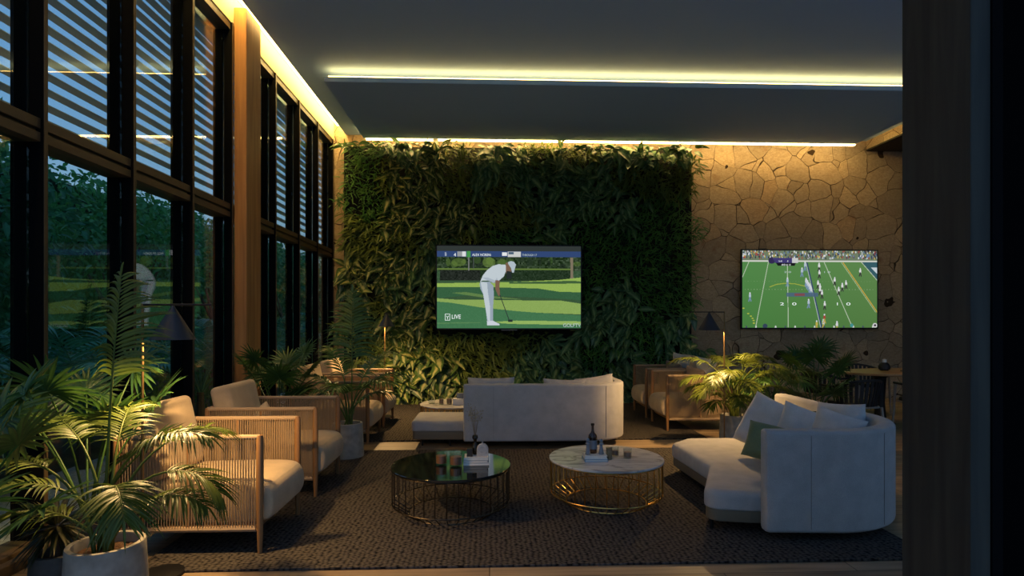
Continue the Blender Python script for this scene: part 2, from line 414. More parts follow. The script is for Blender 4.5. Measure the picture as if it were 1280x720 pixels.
def frond(base, az, e0, e1, L, pet=.4, ll=.25, pairs=24, lw=.022, seed=0, curve=1.4, vee=.35, r0=.011, spread=1.0):
    rr = np.random.default_rng(seed); n = 30
    ts = np.linspace(0, 1, n); P = [np.array(base, float)]; T = []
    azr = math.radians(az)
    for i in range(n):
        e = math.radians(e0+(e1-e0)*ts[i]**curve); d = np.array([math.cos(azr)*math.cos(e), math.sin(azr)*math.cos(e), math.sin(e)])
        T.append(d)
        if i < n-1: P.append(P[-1]+d*L/(n-1))
    P = np.array(P); T = np.array(T)
    parts = [tubearr([tuple(p) for p in P[::2]], [r0*(1-.8*t) for t in ts[::2]], 5)]
    O = []; D = []; NN = []; LL = []
    side0 = np.array([-math.sin(azr), math.cos(azr), 0])
    for k in range(pairs):
        t = pet+(1-pet)*(k+.5)/pairs; f = t*(n-1); i = int(f); w = f-i; j = min(i+1, n-1)
        p = P[i]*(1-w)+P[j]*w; tg = norm(T[i]*(1-w)+T[j]*w)
        s = (k+.5)/pairs; up = norm(np.cross(tg, side0)*-1)
        if up[2] < 0 and abs(tg[2]) < .9: up = -up
        ln = ll*(.45+.75*math.sin(PI*min(1, s*.85+.18)))*rr.uniform(.9, 1.08)
        fw = (.45+.75*s)
        for sg in (1, -1):
            d = side0*sg*spread + tg*fw + up*vee + rr.normal(0, .07, 3)
            O.append(p); D.append(d); NN.append(up+rr.normal(0, .12, 3)); LL.append(ln)
    O.append(P[-1]); D.append(T[-1]); NN.append(side0*0+np.array([0, 0, 1.])+.01); LL.append(ll*.5)
    parts.append(leaves(O, D, NN, np.array(LL), lw*(.8+.4*rr.random(len(O))), droop=.32+.35*rr.random(len(O)), rows=7, prof='blade', fold=.35))
    return parts
def fan(base, az, el, L, R, seed=0, blades=26, tilt=22, lw=.03, r0=.008):
    """petiole that ends in a round pleated fan"""
    rr = np.random.default_rng(seed); azr = math.radians(az); n = 10; P = [np.array(base, float)]
    for i in range(n):
        e = math.radians(el-25*(i/n)**2); P.append(P[-1]+np.array([math.cos(azr)*math.cos(e), math.sin(azr)*math.cos(e), math.sin(e)])*L/n)
    P = np.array(P); hub = P[-1]; e = math.radians(el-tilt)
    ax = np.array([math.cos(azr)*math.cos(e), math.sin(azr)*math.cos(e), math.sin(e)])      # mid direction of the fan
    sd = np.array([-math.sin(azr), math.cos(azr), 0]); up = np.cross(ax, sd)
    if up[2] < 0: up = -up
    O = []; D = []; NN = []; LL = []
    for k in range(blades):
        a = math.radians(-145+290*k/(blades-1)); d = ax*math.cos(a)+sd*math.sin(a)+up*.18
        O.append(hub+rr.normal(0, .003, 3)); D.append(d); NN.append(up+rr.normal(0, .1, 3)); LL.append(R*(.78+.22*math.cos(a/2))*rr.uniform(.92, 1.05))
    return [tubearr([tuple(p) for p in P], [r0*(1-.4*i/n) for i in range(n+1)], 5),
            leaves(O, D, NN, np.array(LL), lw, droop=.12+.22*rr.random(len(O)), rows=6, prof='blade', fold=.5)]

def pot_prof(r, h, w=.03):
    return [(r*.80, 0), (r*.84, .01), (r*1.08, h*.12), (r*1.12, h*.35), (r*1.03, h*.8), (r*.99, h-.012), (r*.97, h-.003), (r*.93, h), (r-w-.01, h-.004), (r-w-.015, h-.05)]
def make_pot(root, r, h, mat):
    prof = [(r*1.08, 0), (r*1.10, .012), (r*1.07, h*.35), (r*1.02, h*.8), (r, h-.01), (r*.985, h), (r-.025, h), (r-.03, h-.01), (r-.032, h-.07)]
    MB().lathe(prof, 48, capt=True).build('pot', mat, root)
    s = MB(); n = 24; rr = random.Random(3)
    s.v.append((0, 0, h-.045))
    for k in range(1, 6):
        for a in range(n): s.v.append((r*.86*k/5*math.cos(2*PI*a/n)*(1), r*.86*k/5*math.sin(2*PI*a/n), h-.05+rr.uniform(-.008, .012)*(k < 5)))
    for a in range(n): s.f.append((0, 1+a, 1+(a+1) % n))
    for k in range(4):
        for a in range(n): b = (a+1) % n; s.f.append((1+k*n+a, 1+(k+1)*n+a, 1+(k+1)*n+b, 1+k*n+b))
    s.build('soil', M_soil, root)

# ------------------------------------------------------------------ the room
def sbox(name, dims, mat, bevel=0, parent=None): 
    o = MB().box(*dims).build(name, mat, parent, smooth=False, bevel=bevel)
    if parent is None: struct(o)
    return o
sbox('floor', (-3.1, 12, 2.15, 11.0, -.12, 0), M_floor)
sbox('terrace', (-3.1, 18, -26, 2.15, -.14, 0), plain('terrace_stone', (.66, .68, .70), .8, noise=.1, nscale=3))
sbox('wall_back', (-3.1, 12, 10.75, 11.0, 0, 5.3), M_stone)
sbox('wall_right', (9.6, 9.8, 2.2, 10.75, 0, 5.1), M_post)
# ceiling with the cove slot along the window wall
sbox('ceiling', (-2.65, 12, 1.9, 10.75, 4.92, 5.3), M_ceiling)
sbox('trim_1', (-3.1, -2.65, 1.9, 10.75, 5.14, 5.3), MATS['cream_paint'] if 'cream_paint' in MATS else plain('cream_roof', (.6, .48, .25), .8))                 # roof of the cove
sbox('trim_2', (-3.1, -2.86, 1.9, 10.75, 4.80, 5.14), plain('cream_paint', (.6, .48, .25), .8))                # beam above the glass
led = MB().box(-2.80, -2.67, 1.95, 10.7, 5.07, 5.14).build('cove_light', M_led, smooth=False)
tag(led, 'long warm light strip in the ceiling cove above the tall windows', 'light strip')
# dropped ceiling panel
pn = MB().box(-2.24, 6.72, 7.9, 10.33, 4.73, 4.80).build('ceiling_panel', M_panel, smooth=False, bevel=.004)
tag(pn, 'grey floating ceiling panel with warm light glowing round its edges', 'ceiling panel')
for i, (dims, lab) in enumerate([((-2.2, 6.7, 7.96, 8.0, 4.80, 4.835), 'warm light strip on the front edge of the floating ceiling panel'),
        ((-2.2, 6.72, 10.33, 10.40, 4.715, 4.772), 'warm light strip behind the floating panel above the plant wall'),
        ((6.68, 6.77, 7.95, 10.33, 4.80, 4.83), 'warm light strip on the right end of the floating ceiling panel')]):
    o = MB().box(*dims).build('panel_light', M_led2 if i != 1 else M_led3, smooth=False); tag(o, lab, 'light strip')
# hangers join panel and ceiling
hg = MB()
for x in (-1.5, 2.2, 6.0):
    for y in (8.6, 9.8): hg.box(x-.03, x+.03, y-.03, y+.03, 4.80, 4.92)
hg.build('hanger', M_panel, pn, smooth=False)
# stone bulkhead with a dark soffit at the right
b = sbox('trim_3', (7.2, 9.6, 3.0, 10.75, 4.76, 4.92), M_stone)
sbox('trim_4', (7.2, 9.6, 3.0, 10.75, 4.73, 4.76), M_post)
# foreground timber clad pier
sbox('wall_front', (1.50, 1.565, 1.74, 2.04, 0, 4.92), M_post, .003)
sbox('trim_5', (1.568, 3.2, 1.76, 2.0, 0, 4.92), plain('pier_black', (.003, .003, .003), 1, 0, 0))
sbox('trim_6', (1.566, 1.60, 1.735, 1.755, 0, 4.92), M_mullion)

# window wall: one bay between two posts
GX = -2.95
posts = [1.01, 1.94, 2.87, 3.80, 4.73, 5.65, 6.50, 7.80, 8.76, 9.70, 10.62]
def window(n, y0, y1):
    f = MB(); y0 -= .01
    # transoms (two rails with a groove), head and sill
    for z0, z1 in ((2.64, 2.70), (2.725, 2.79), (4.72, 4.80), (.0, .09)):
        f.box(-3.07, -2.87, y0, y1, z0, z1)
    f.box(-3.07, -2.90, y0, y1, 2.70, 2.725)
    w = struct(f.build('window_%d' % n, M_mull_gold, smooth=False, bevel=.003))
    MB().box(GX-.006, GX+.006, y0, y1, .09, 2.64).build('lower_pane', M_pane, w, smooth=False)
    MB().box(GX-.006, GX+.006, y0, y1, 2.79, 4.72).build('upper_pane', M_pane, w, smooth=False)
    m = MB()
    m.box(-2.942, -2.852, y1, y1+.034, 0, 4.8); m.box(-3.06, -2.958, y1, y1+.034, 0, 4.8)
    m.build('mullion', M_mullion, w, smooth=False, bevel=.002)
    MB().box(-2.853, -2.848, y1+.002, y1+.032, 0, 4.8).build('mullion_trim', M_mull_gold, w, smooth=False)
for i in range(len(posts)-1): window(i+1, posts[i]+.044, posts[i+1])
c = MB()
c.box(-2.86, -2.72, 6.56, 6.97, 0, 5.0)
o = struct(c.build('trim_7', M_column, smooth=False, bevel=.01, segs=3))
sbox('baseboard_left', (-2.86, -2.80, 2.15, 6.56, 0, .07), M_mull_gold, .004)
# louvre blinds outside the upper windows
for i in range(2, len(posts)-1):
    y0, y1 = posts[i]*1.135+.03, posts[i+1]*1.135-.01
    s = MB(); z = 2.86
    while z < 4.86:
        x0, x1 = -3.40, -3.335; zz = z
        s.add([(x0, y0, zz), (x0, y1, zz), (x1, y1, zz+.022), (x1, y0, zz+.022), (x0, y0, zz+.006), (x0, y1, zz+.006), (x1, y1, zz+.028), (x1, y0, zz+.028)],
              [(0,1,2,3),(4,7,6,5),(0,4,5,1),(2,6,7,3),(0,3,7,4),(1,5,6,2)])
        z += .12
    s.box(-3.41, -3.34, y0-.02, y0, 2.84, 4.95); s.box(-3.41, -3.34, y1, y1+.02, 2.84, 4.95)
    s.box(-3.43, -3.32, y0-.02, y1+.02, 4.93, 5.0)
    o = s.build('louvre_blind', M_slat, smooth=False)
    names = ['', '', 'nearest the left picture edge', 'second bay of tall glass', 'third bay of tall glass', 'bay just before the timber column', 'bay just past the timber column', 'second bay past the timber column', 'third bay past the timber column', 'farthest bay beside the stone wall']
    o['label'] = 'grey louvred blind outside upper glass, ' + names[i]
    o['category'] = 'blind'; 
    if i >= 2: o['group'] = 'louvred blinds outside the windows'
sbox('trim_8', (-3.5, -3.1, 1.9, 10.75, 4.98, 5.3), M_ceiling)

# ------------------------------------------------------------------ rugs
def rug(name, x0, x1, y0, y1, lab):
    o = slab(resample(fillet([(x0, y0), (x1, y0), (x1, y1), (x0, y1)], .02, 3), .5), .001, .016, .006, .002).build(name, M_rug); return tag(o, lab, 'rug')
rug('woven_rug', -2.12, 2.80, 3.49, 6.63, 'large dark woven rug under the coffee tables and front armchairs')
rug('woven_rug', -2.12, 2.75, 7.14, 10.2, 'dark woven rug in the rear seating area before the plant wall')
RZ = .016

# ------------------------------------------------------------------ armchairs: front faces +X, local origin at floor centre
def make_armchair():
    W, D, A = .36, .47, .75            # half width (Y), half depth (X), arm height
    root = empty('rope_armchair', (0, 0, 0), 'x', 'armchair')
    legs = [(D-.022, -W, 1), (D-.022, W, 1), (-D+.03, -W, 0), (-D+.03, W, 0)]
    for x, y, fr in legs:
        MB().tube([(x, y, 0), (x, y, .13), (x, y, .4), (x, y, A-.02), (x, y, A)], [.014, .019, .023, .022, .018], 14).build('leg', M_chair_wood, root)
    f = MB()
    for y in (-W, W):
        f.tube([(-D+.03, y, .15), (D-.022, y, .15)], .014, 8)
    for x in (-D+.04, D-.06): f.tube([(x, -W, .15), (x, W, .15)], .016, 8)
    f.box(-D+.04, D-.06, -W+.02, W-.02, .13, .165)
    f.build('seat_frame', M_chair_wood, root)
    for y in (-W, W):
        rail = MB(); rail.tube([(-D+.03, y, A-.012), (0, y, A-.012), (D-.022, y, A-.012)], .017, 10)
        a = rail.build('arm_rail', M_rope_bundle, root)
        MB().tube([(0, y, .15), (0, y, A-.02)], .009, 8).build('strut', M_chair_wood, a)
        r = MB(); n = 50
        for k in range(n):
            x = -D+.055+(2*D-.105)*k/(n-1)
            for s in (-1, 1):
                r.tube([(x, y+s*.016, A-.015), (x, y+s*.013, .15)], .0030, 4, cap=False)
        r.build('rope_panel', M_rope, a)
        MB().tube([(-D+.05, y, .155), (D-.045, y, .155)], .0195, 8).build('lower_wrap', M_rope_bundle, a)
    b = MB().tube([(-D+.03, -W, A-.012), (-D+.03, W, A-.012)], .017, 10).build('back_rail', M_rope_bundle, root)
    r = MB()
    for k in range(44):
        y = -W+.03+(2*W-.06)*k/43
        for s in (-1, 1): r.tube([(-D+.03+s*.016, y, A-.015), (-D+.03+s*.013, y, .15)], .0032, 4, cap=False)
    r.build('rope_panel', M_rope, b)
    # seat cushion: deep, rolled over the front edge
    sc_ = MB(); prof = [(-D+.07, .17), (D-.02, .17), (D+.035, .2), (D+.055, .27), (D+.05, .36), (D+.015, .42), (D-.06, .445), (0, .44), (-D+.1, .43), (-D+.07, .4)]
    ys = [-W+.03, -W+.045, -W+.08, 0, W-.08, W-.045, W-.03]; sh = [.06, .02, 0, 0, 0, .02, .06]
    cx, cz = 0, .3
    for y, s in zip(ys, sh):
        for x, z in prof:
            sc_.v.append((x-(x-cx)*s*.8 if abs(x) > .3 else x, y, z-(z-cz)*s*2.2))
    m = len(prof)
    for i in range(len(ys)-1):
        for k in range(m): l = (k+1) % m; sc_.f.append((i*m+k, i*m+l, (i+1)*m+l, (i+1)*m+k))
    sc_.f.append(tuple(range(m))); sc_.f.append(tuple(range((len(ys)-1)*m, len(ys)*m))[::-1])
    o = sc_.build('seat_cushion', M_fab_chair, root)
    o.modifiers.new('s', 'SUBSURF').levels = 2; o.modifiers['s'].render_levels = 2
    for p in o.data.polygons: p.use_smooth = True
    # back cushion leaning
    bc = slab(resample(fillet([(-.30, -.085), (.30, -.085), (.30, .085), (-.30, .085)], .05, 5), .05), 0, .50, .045, .04)
    o = bc.build('back_cushion', M_fab_chair, root, loc=(-D+.19, 0, .43), rot=(0, -.22, PI/2))
    o.rotation_euler = (Matrix.Rotation(-.22, 3, 'Y') @ Matrix.Rotation(PI/2, 3, 'Z')).to_euler()
    return root
chair = make_armchair()
CX = -1.91
chairs = [((CX, 4.09, RZ), 0, 'beige rope armchair nearest the camera, behind the big potted palm at left'),
          ((CX, 5.26, RZ), 0, 'beige rope armchair second from the camera along the windows, with small cushion'),
          ((CX, 7.34, RZ), 0, 'rope armchair beyond the left palm, nearer of the rear left pair'),
          ((CX, 8.38, RZ), 0, 'rope armchair at far left closest to the plant wall'),
          ((2.83, 7.99, RZ), PI, 'rope armchair on the right behind the black floor lamp, nearer of its pair'),
          ((2.83, 9.03, RZ), PI, 'rope armchair on the right closest to the plant wall')]
for i, (loc, rz, lab) in enumerate(chairs):
    place(chair, i == 0, loc, rz, lab, 'rope armchairs')
# lumbar cushions lying in the chairs
def cushion(name, w, h, t, mat, loc, rot, lab, seed=0, group=None, pinch=.055, cat='cushion'):
    o = pillow(w, h, t, seed, pinch).build(name, mat, None, loc=loc)
    o.rotation_euler = (Matrix.Rotation(rot[2], 3, 'Z') @ Matrix.Rotation(rot[0], 3, 'X') @ Matrix.Rotation(rot[1], 3, 'Y')).to_euler()   # lean, roll, turn
    for p in o.data.polygons: p.use_smooth = True
    return tag(o, lab, cat, group)
cushion('small_cushion', .40, .26, .13, M_fab_chair, (CX-.10, 5.12, .57), (-.0, -.5, 1.45), 'small beige cushion on the second armchair along the windows', 3)
cushion('small_cushion', .44, .28, .14, M_fab_brown, (2.93, 9.0, .70), (.3, .1, -1.4), 'small brown cushion on the right armchair by the plant wall', 5)
cushion('small_cushion', .44, .28, .14, M_fab_brown, (2.90, 7.95, .70), (.3, .1, -1.4), 'small brown cushion on the right armchair behind the floor lamp', 6)
cushion('scatter_cushion', .5, .46, .16, M_fab_white, (3.10, 9.08, .74), (.22, .06, -1.35), 'pale square cushion on the right armchair by the plant wall', 8)
cushion('scatter_cushion', .5, .46, .16, M_fab_white, (3.12, 8.06, .74), (.22, .06, -1.3), 'pale square cushion on the right armchair behind the floor lamp', 9)

# ------------------------------------------------------------------ sofas
def backrest(path, z0, z1, th):
    """upholstered panel following a plan curve"""
    P = [Vector(p) for p in path]; m = len(P); sec = []
    r = .028; hw = th/2
    for cx, cz, a0 in ((hw-r, z1-r, 0), (-hw+r, z1-r, 90), (-hw+r, z0+r, 180), (hw-r, z0+r, 270)):
        for k in range(5): a = math.radians(a0+22.5*k); sec.append((cx+r*math.cos(a), cz+r*math.sin(a)))
    mb = MB(); n = len(sec); cz = (z0+z1)/2
    cuts = [(0, .75, .012), (0, .93, .004)]
    pts = []
    T = [(P[min(i+1, m-1)]-P[max(i-1, 0)]).normalized() for i in range(m)]
    seq = [(P[0]-T[0]*0, T[0], .55, .965), (P[0]+T[0]*.006, T[0], .85, .985), (P[0]+T[0]*.022, T[0], 1, 1)]
    for i in range(1, m-1): seq.append((P[i], T[i], 1, 1))
    seq += [(P[-1]-T[-1]*.022, T[-1], 1, 1), (P[-1]-T[-1]*.006, T[-1], .85, .985), (P[-1], T[-1], .55, .965)]
    for p, t, sx, sz in seq:
        nn = Vector((-t.y, t.x))
        for a, z in sec: mb.v.append((p.x+nn.x*a*sx, p.y+nn.y*a*sx, cz+(z-cz)*sz))
    for i in range(len(seq)-1):
        for k in range(n): l = (k+1) % n; mb.f.append((i*n+k, i*n+l, (i+1)*n+l, (i+1)*n+k))
    mb.f.append(tuple(range(n))); mb.f.append(tuple(range((len(seq)-1)*n, len(seq)*n))[::-1])
    return mb
def arc(cx, cy, r, a0, a1, n=16, sq=1.0): return [(cx+r*math.cos(math.radians(a0+(a1-a0)*k/n)), cy+r*sq*math.sin(math.radians(a0+(a1-a0)*k/n))) for k in range(n+1)]
def line(a, b, n=8): return [(a[0]+(b[0]-a[0])*k/n, a[1]+(b[1]-a[1])*k/n) for k in range(n)]
def seam(root, x, y, z0, z1, nx, ny, th):
    MB().tube([(x+nx*(th/2+.0005), y+ny*(th/2+.0005), z0+.03), (x+nx*(th/2+.0005), y+ny*(th/2+.0005), z1-.03)], .0018, 6).build('seam', M_seam, root)

TH = .12
# right sofa
s1 = empty('curved_sofa', (2.2, 4.6, 0), 'pale grey curved sofa at right with its high back turned to the camera', 'sofa')
def rel(pts, o): return [(x-o[0], y-o[1]) for x, y in pts]
o1 = (2.2, 4.6)
pth = line((1.85, 3.83), (2.35, 3.80), 8)+[(2.35, 3.80)]+arc(2.36, 4.42, .62, -88, -4, 18)+line((2.985, 4.45), (2.93, 5.72), 10)+[(2.93, 5.72)]
bk = backrest(rel(pth, o1), .065, .75, TH).build('backrest', M_fab_sofa, s1)
seam(bk, 2.14-o1[0], 3.812-o1[1], .065, .75, 0, -1, TH)
seam(bk, 2.66-o1[0], 3.875-o1[1], .065, .75, .46, -.888, TH)
out = [(1.49, 3.97), (1.80, 3.90), (2.5, 3.89), (2.90, 4.3), (2.90, 5.74), (1.98, 5.74), (1.76, 5.52), (1.80, 4.66)]
ol = resample(fillet(out, [.10, .05, .3, .2, .08, .12, .08, .12], 8), .04)
slab(rel(ol, o1), .165, .305, .05, .02).build('seat_cushion', M_fab_sofa, s1)
slab(rel(inset(ol, .012), o1), .085, .168, .008, .008).build('base', M_base, s1)
for x, y in ((1.58, 4.05), (1.90, 5.45), (1.98, 4.6), (2.7, 5.6), (2.7, 4.1)):
    MB().tube([(x-o1[0], y-o1[1], 0), (x-o1[0], y-o1[1], .088)], [.012, .017], 10).build('leg', M_dark_metal, s1)
# centre sofa
o2 = (.6, 7.0)
s2 = empty('curved_sofa', (o2[0], o2[1], 0), 'long pale curved sofa in the middle, back to camera, facing the golf screen', 'sofa')
pth = line((-.30, 6.67), (1.16, 6.66), 14)+[(1.16, 6.66)]+arc(1.18, 7.06, .40, -90, 0, 16)+line((1.58, 7.1), (1.56, 7.7), 6)+[(1.56, 7.7)]
bk = backrest(rel(pth, o2), .09, .75, TH).build('backrest', M_fab_sofa, s2)
seam(bk, .045-o2[0], 6.668-o2[1], .09, .75, 0, -1, TH)
seam(bk, 1.33-o2[0], 6.688-o2[1], .09, .75, .36, -.93, TH)
out = [(-.92, 6.79), (-.3, 6.76), (1.2, 6.75), (1.5, 7.05), (1.5, 7.7), (.5, 7.75), (.2, 7.45), (-.92, 7.5)]
ol = resample(fillet(out, [.06, .05, .3, .2, .08, .12, .1, .06], 8), .04)
slab(rel(ol, o2), .18, .305, .04, .02).build('seat_cushion', M_fab_sofa, s2)
slab(rel(inset(ol, .012), o2), .085, .183, .008, .008).build('base', M_base, s2)
for x, y in ((-.8, 6.88), (-.8, 7.4), (-.47, 6.86), (.55, 6.85), (1.35, 6.9), (1.3, 7.6)):
    MB().tube([(x-o2[0], y-o2[1], 0), (x-o2[0], y-o2[1], .088)], [.012, .017], 10).build('leg', M_dark_metal, s2)
for s in (s1, s2): s.location.z = RZ*.6
# cushions on the centre sofa
cushion('scatter_cushion', .56, .50, .17, M_fab_sofa, (.02, 6.85, .57), (-.18, .0, .02), 'left of the three cushions above the middle sofa back', 11, 'cushions on the middle sofa')
cushion('scatter_cushion', .52, .46, .16, M_fab_sofa, (.90, 6.87, .565), (-.2, .03, .0), 'lowest cushion above the middle sofa back, between the other two', 12, 'cushions on the middle sofa')
cushion('scatter_cushion', .50, .46, .17, M_fab_sofa, (1.30, 6.96, .59), (-.16, -.12, .18), 'cushion at the rounded warm lit end of the middle sofa', 13, 'cushions on the middle sofa')
# cushions on the right sofa
cushion('scatter_cushion', .44, .47, .29, M_fab_white, (2.39, 4.86, .59), (-.32, .36, -.78), 'large pale square cushion standing on the right sofa seat', 21)
cushion('scatter_cushion', .36, .30, .18, M_fab_green, (2.16, 4.36, .55), (-.55, .2, -.5), 'olive green cushion beside the large pale one on the right sofa', 22)
cushion('scatter_cushion', .40, .42, .15, M_fab_dgreen, (2.66, 4.95, .52), (-.3, .05, -.7), 'dark green cushion between the pale cushions on the right sofa', 23)
cushion('scatter_cushion', .40, .43, .19, M_fab_white, (2.50, 4.52, .585), (-.3, .30, -.6), 'pale cushion left of the pair leaning in the right sofa corner', 24)
cushion('scatter_cushion', .36, .40, .18, M_fab_white, (2.56, 4.18, .62), (-.15, .22, -.95), 'small pale cushion closest to the right sofa back panel', 25)
cushion('scatter_cushion', .40, .44, .19, M_fab_white, (2.79, 4.48, .62), (-.15, -.08, -1.15), 'pale cushion in the rounded right corner of the right sofa', 26)

# ------------------------------------------------------------------ coffee tables
def coffee_table(loc, R, h, top_mat, wire, lab, nrod=34, thick=.018):
    t = empty('coffee_table', loc, lab, 'coffee table', 'round wire coffee tables')
    MB().lathe([(R-.006, h-thick), (R, h-thick+.004), (R, h-.004), (R-.004, h)], 72).build('table_top', top_mat, t)
    Rr = R-.012; rb = R*.70; zb = .085
    for r, z, q in ((Rr, h-thick-.004, .005), (Rr, zb, .005), (rb, .006, .006)):
        MB().tube([(r*math.cos(2*PI*k/64), r*math.sin(2*PI*k/64), z) for k in range(64)], q, 6, closed=True).build('ring', wire, t)
    rod = MB().tube([(Rr, 0, h-thick), (Rr, 0, zb+.01), (Rr-.008, 0, zb-.004), (rb, 0, .006)], .004, 6).build('rod', wire, t)
    for k in range(nrod):
        q = rod if k == 0 else rod.copy()
        if k: COL.objects.link(q); q.parent = t
        q.rotation_euler = (0, 0, 2*PI*(k+.5)/nrod)
    return t
TZ = .375
coffee_table((-.30, 4.51, RZ*.7), .465, TZ-RZ*.7, M_glass_black, M_bronze, 'round coffee table with black glossy top and dark wire basket base')
coffee_table((.955, 4.70, RZ*.7), .465, TZ-RZ*.7, M_marble, M_gold, 'round coffee table with white marble top and gold wire basket base')
coffee_table((-.50, 8.02, RZ*.7), .46, .345-RZ*.7, M_marble, M_gold, 'round marble topped coffee table behind the middle sofa')

def boxobj(name, c, d, mat, lab, cat, rz=0, bevel=.003, group=None):
    o = MB().box(-d[0]/2, d[0]/2, -d[1]/2, d[1]/2, 0, d[2]).build(name, mat, smooth=False, bevel=bevel, loc=c, rot=(0, 0, rz)); return tag(o, lab, cat, group)
def book(c, d, mat, lab, rz=0, group=None):
    r = empty('book', c, lab, 'book', group, rz)
    w, l, h = d; t = .004
    cv = MB().box(-w/2, w/2, -l/2, l/2, 0, t).box(-w/2, w/2, -l/2, l/2, h-t, h).box(-w/2, -w/2+t, -l/2, l/2, 0, h)
    cv.build('cover', mat, r, smooth=False); MB().box(-w/2+t, w/2-.005, -l/2+.005, l/2-.005, t, h-t).build('pages', M_paper, r, smooth=False)
def tumbler(c, r, h, lab, liquid=None, name='glass_tumbler', cat='glass', group=None, mat=None):
    t = empty(name, c, lab, cat, group)
    MB().lathe([(r*.9, 0), (r*.96, .004), (r, h*.5), (r, h), (r-.003, h), (r-.004, .012), (.002, .010)], 32, capt=True).build('glass_body', mat or M_glass, t)
    if liquid: MB().lathe([(r-.006, .014), (r-.006, h*.62)], 28).build('candle', liquid, t)  # in the black table tumblers this body only imitates orange reflections
def bottle(c, r, h, body, lab, label_mat=None, name='glass_bottle', group=None):
    t = empty(name, c, lab, 'bottle', group)
    prof = [(r*.9, 0), (r, .006), (r, h*.55), (r*.9, h*.62), (r*.45, h*.70), (r*.3, h*.76), (r*.28, h*.93), (r*.38, h*.935), (r*.38, h*.95)]
    MB().lathe(prof, 28).build('glass_body', body, t)
    MB().lathe([(r*.36, h*.945), (r*.42, h*.96), (r*.42, h), (r*.3, h+.004)], 20).build('stopper', M_dark_metal, t)
    if label_mat: MB().lathe([(r+.0015, h*.15), (r+.0015, h*.45)], 28, capb=False, capt=False).build('bottle_label', label_mat, t)
m_orange = plain('orange_reflection', (.3, .12, .055), .3)  # orange-brown reflections in the tumblers, coloured in as a solid fill
# on the black table
tumbler((-.375, 4.50, TZ), .046, .115, 'left of two square looking glass tumblers on the black table', m_orange, group='tumblers on the black table')
tumbler((-.26, 4.46, TZ), .050, .115, 'right of two glass tumblers on the black table, beside the books', m_orange, group='tumblers on the black table')
book((-.105, 4.54, TZ), (.20, .15, .020), M_paper, 'white book, bottom of the stack on the black table', .03)
book((-.105, 4.54, TZ+.0205), (.19, .145, .020), M_book_grey, 'grey book, middle of the stack on the black table', -.03)
book((-.105, 4.54, TZ+.041), (.19, .14, .018), M_paper, 'white book, top of the stack on the black table', .01)
zt = TZ+.0595
boxobj('black_box', (-.155, 4.52, zt), (.045, .045, .062), M_black, 'small black box on the books on the black table', 'box')
# small bud vase with dried sprig
v = empty('bud_vase', (-.115, 4.585, zt), 'dark bulbous vase with gold glints holding dried twigs on the books', 'vase')
MB().lathe([(.02, 0), (.03, .01), (.034, .04), (.024, .07), (.012, .09), (.014, .115), (.024, .13), (.02, .15), (.009, .155)], 28).build('vase_body', plain('black_glaze', (.02, .014, .008), .12, .5), v)
tw = MB(); rr = random.Random(4); tips = []
for k in range(16):
    a = rr.uniform(0, 2*PI); l = rr.uniform(.14, .24); sp = rr.uniform(.1, .5)
    p1 = (math.cos(a)*sp*l*.4, math.sin(a)*sp*l*.4, .15+l*.5); p2 = (math.cos(a)*sp*l, math.sin(a)*sp*l, .15+l)
    tw.tube([(0, 0, .12), p1, p2], [.0012, .001, .0006], 4)
    for j in range(9): t = rr.uniform(.35, 1); tips.append([p1[i]+(p2[i]-p1[i])*t+rr.uniform(-.02, .02) for i in range(3)])
tw.build('twigs', plain('twig', (.2, .15, .09), .8), v)
tp = np.array(tips); leafobj('dried_flowers', leaves(tp, rng.normal(0, 1, tp.shape)+[0, 0, .6], rng.normal(0, 1, tp.shape), .018, .009, rows=4), plain('dried', (.32, .27, .17), .9), v)
# arch shaped stone clock
cl = empty('mantel_clock', (-.055, 4.52, zt), 'little pale arch shaped stone clock standing on the books', 'clock')
prof2 = [(-.045, 0), (.045, 0)]+[(.045*math.cos(math.radians(a)), .05+.05*math.sin(math.radians(a))) for a in range(0, 181, 15)]
n = len(prof2); mb = MB(); mb.v = [(x, -.016, z) for x, z in prof2]+[(x, .016, z) for x, z in prof2]
mb.f = [tuple(range(n)), tuple(range(n, 2*n))[::-1]]+[(i, (i+1) % n, n+(i+1) % n, n+i) for i in range(n)]
mb.build('clock_body', M_ceram, cl, smooth=False, bevel=.003)
MB().tube([(.03*math.cos(a*PI/12), -.017, .05+.03*math.sin(a*PI/12)) for a in range(24)], .003, 6, closed=True).build('clock_ring', M_book_grey, cl)
MB().lathe([(.004, 0), (.008, .008), (.003, .014)], 10, c=(0, 0, .1)).build('finial', M_ceram, cl)
# on the marble table
book((.845, 4.60, TZ), (.185, .14, .022), M_book_blue, 'blue book, bottom of the stack on the marble table', .02)
book((.845, 4.60, TZ+.0225), (.18, .135, .026), M_paper, 'white book, top of the stack on the marble table', -.02)
z2 = TZ+.049
bottle((.835, 4.64, z2), .036, .235, M_smoke, 'tall dark glass bottle with a grey label on the marble table books', M_ceram_grey)
def figure(c, h, lab):
    t = MB().lathe([(.020, 0), (.022, .006), (.015, h*.35), (.010, h*.62), (.02, h*.66), (.017, h*.74), (.008, h*.78), (.014, h*.84), (.015, h*.92), (.008, h)], 20).build('candlestick', M_ceram_grey, loc=c)
    tag(t, lab, 'candlestick')
figure((.785, 4.58, z2), .13, 'grey ceramic candlestick left of the bottle on the marble table')
figure((.895, 4.59, z2), .12, 'short grey ceramic candlestick right of the bottle on the marble table')
tumbler((.965, 4.62, TZ), .026, .095, 'slim pale silver tumbler next to the books on the marble table', mat=mk_glass('silver_glass', (.6, .62, .6), 1.8))
tumbler((1.035, 4.72, TZ), .034, .078, 'left of the two small candle glasses on the marble table', plain('brown_wax', (.22, .12, .09), .5), 'candle_glass', 'candle', 'candle glasses on the marble table')
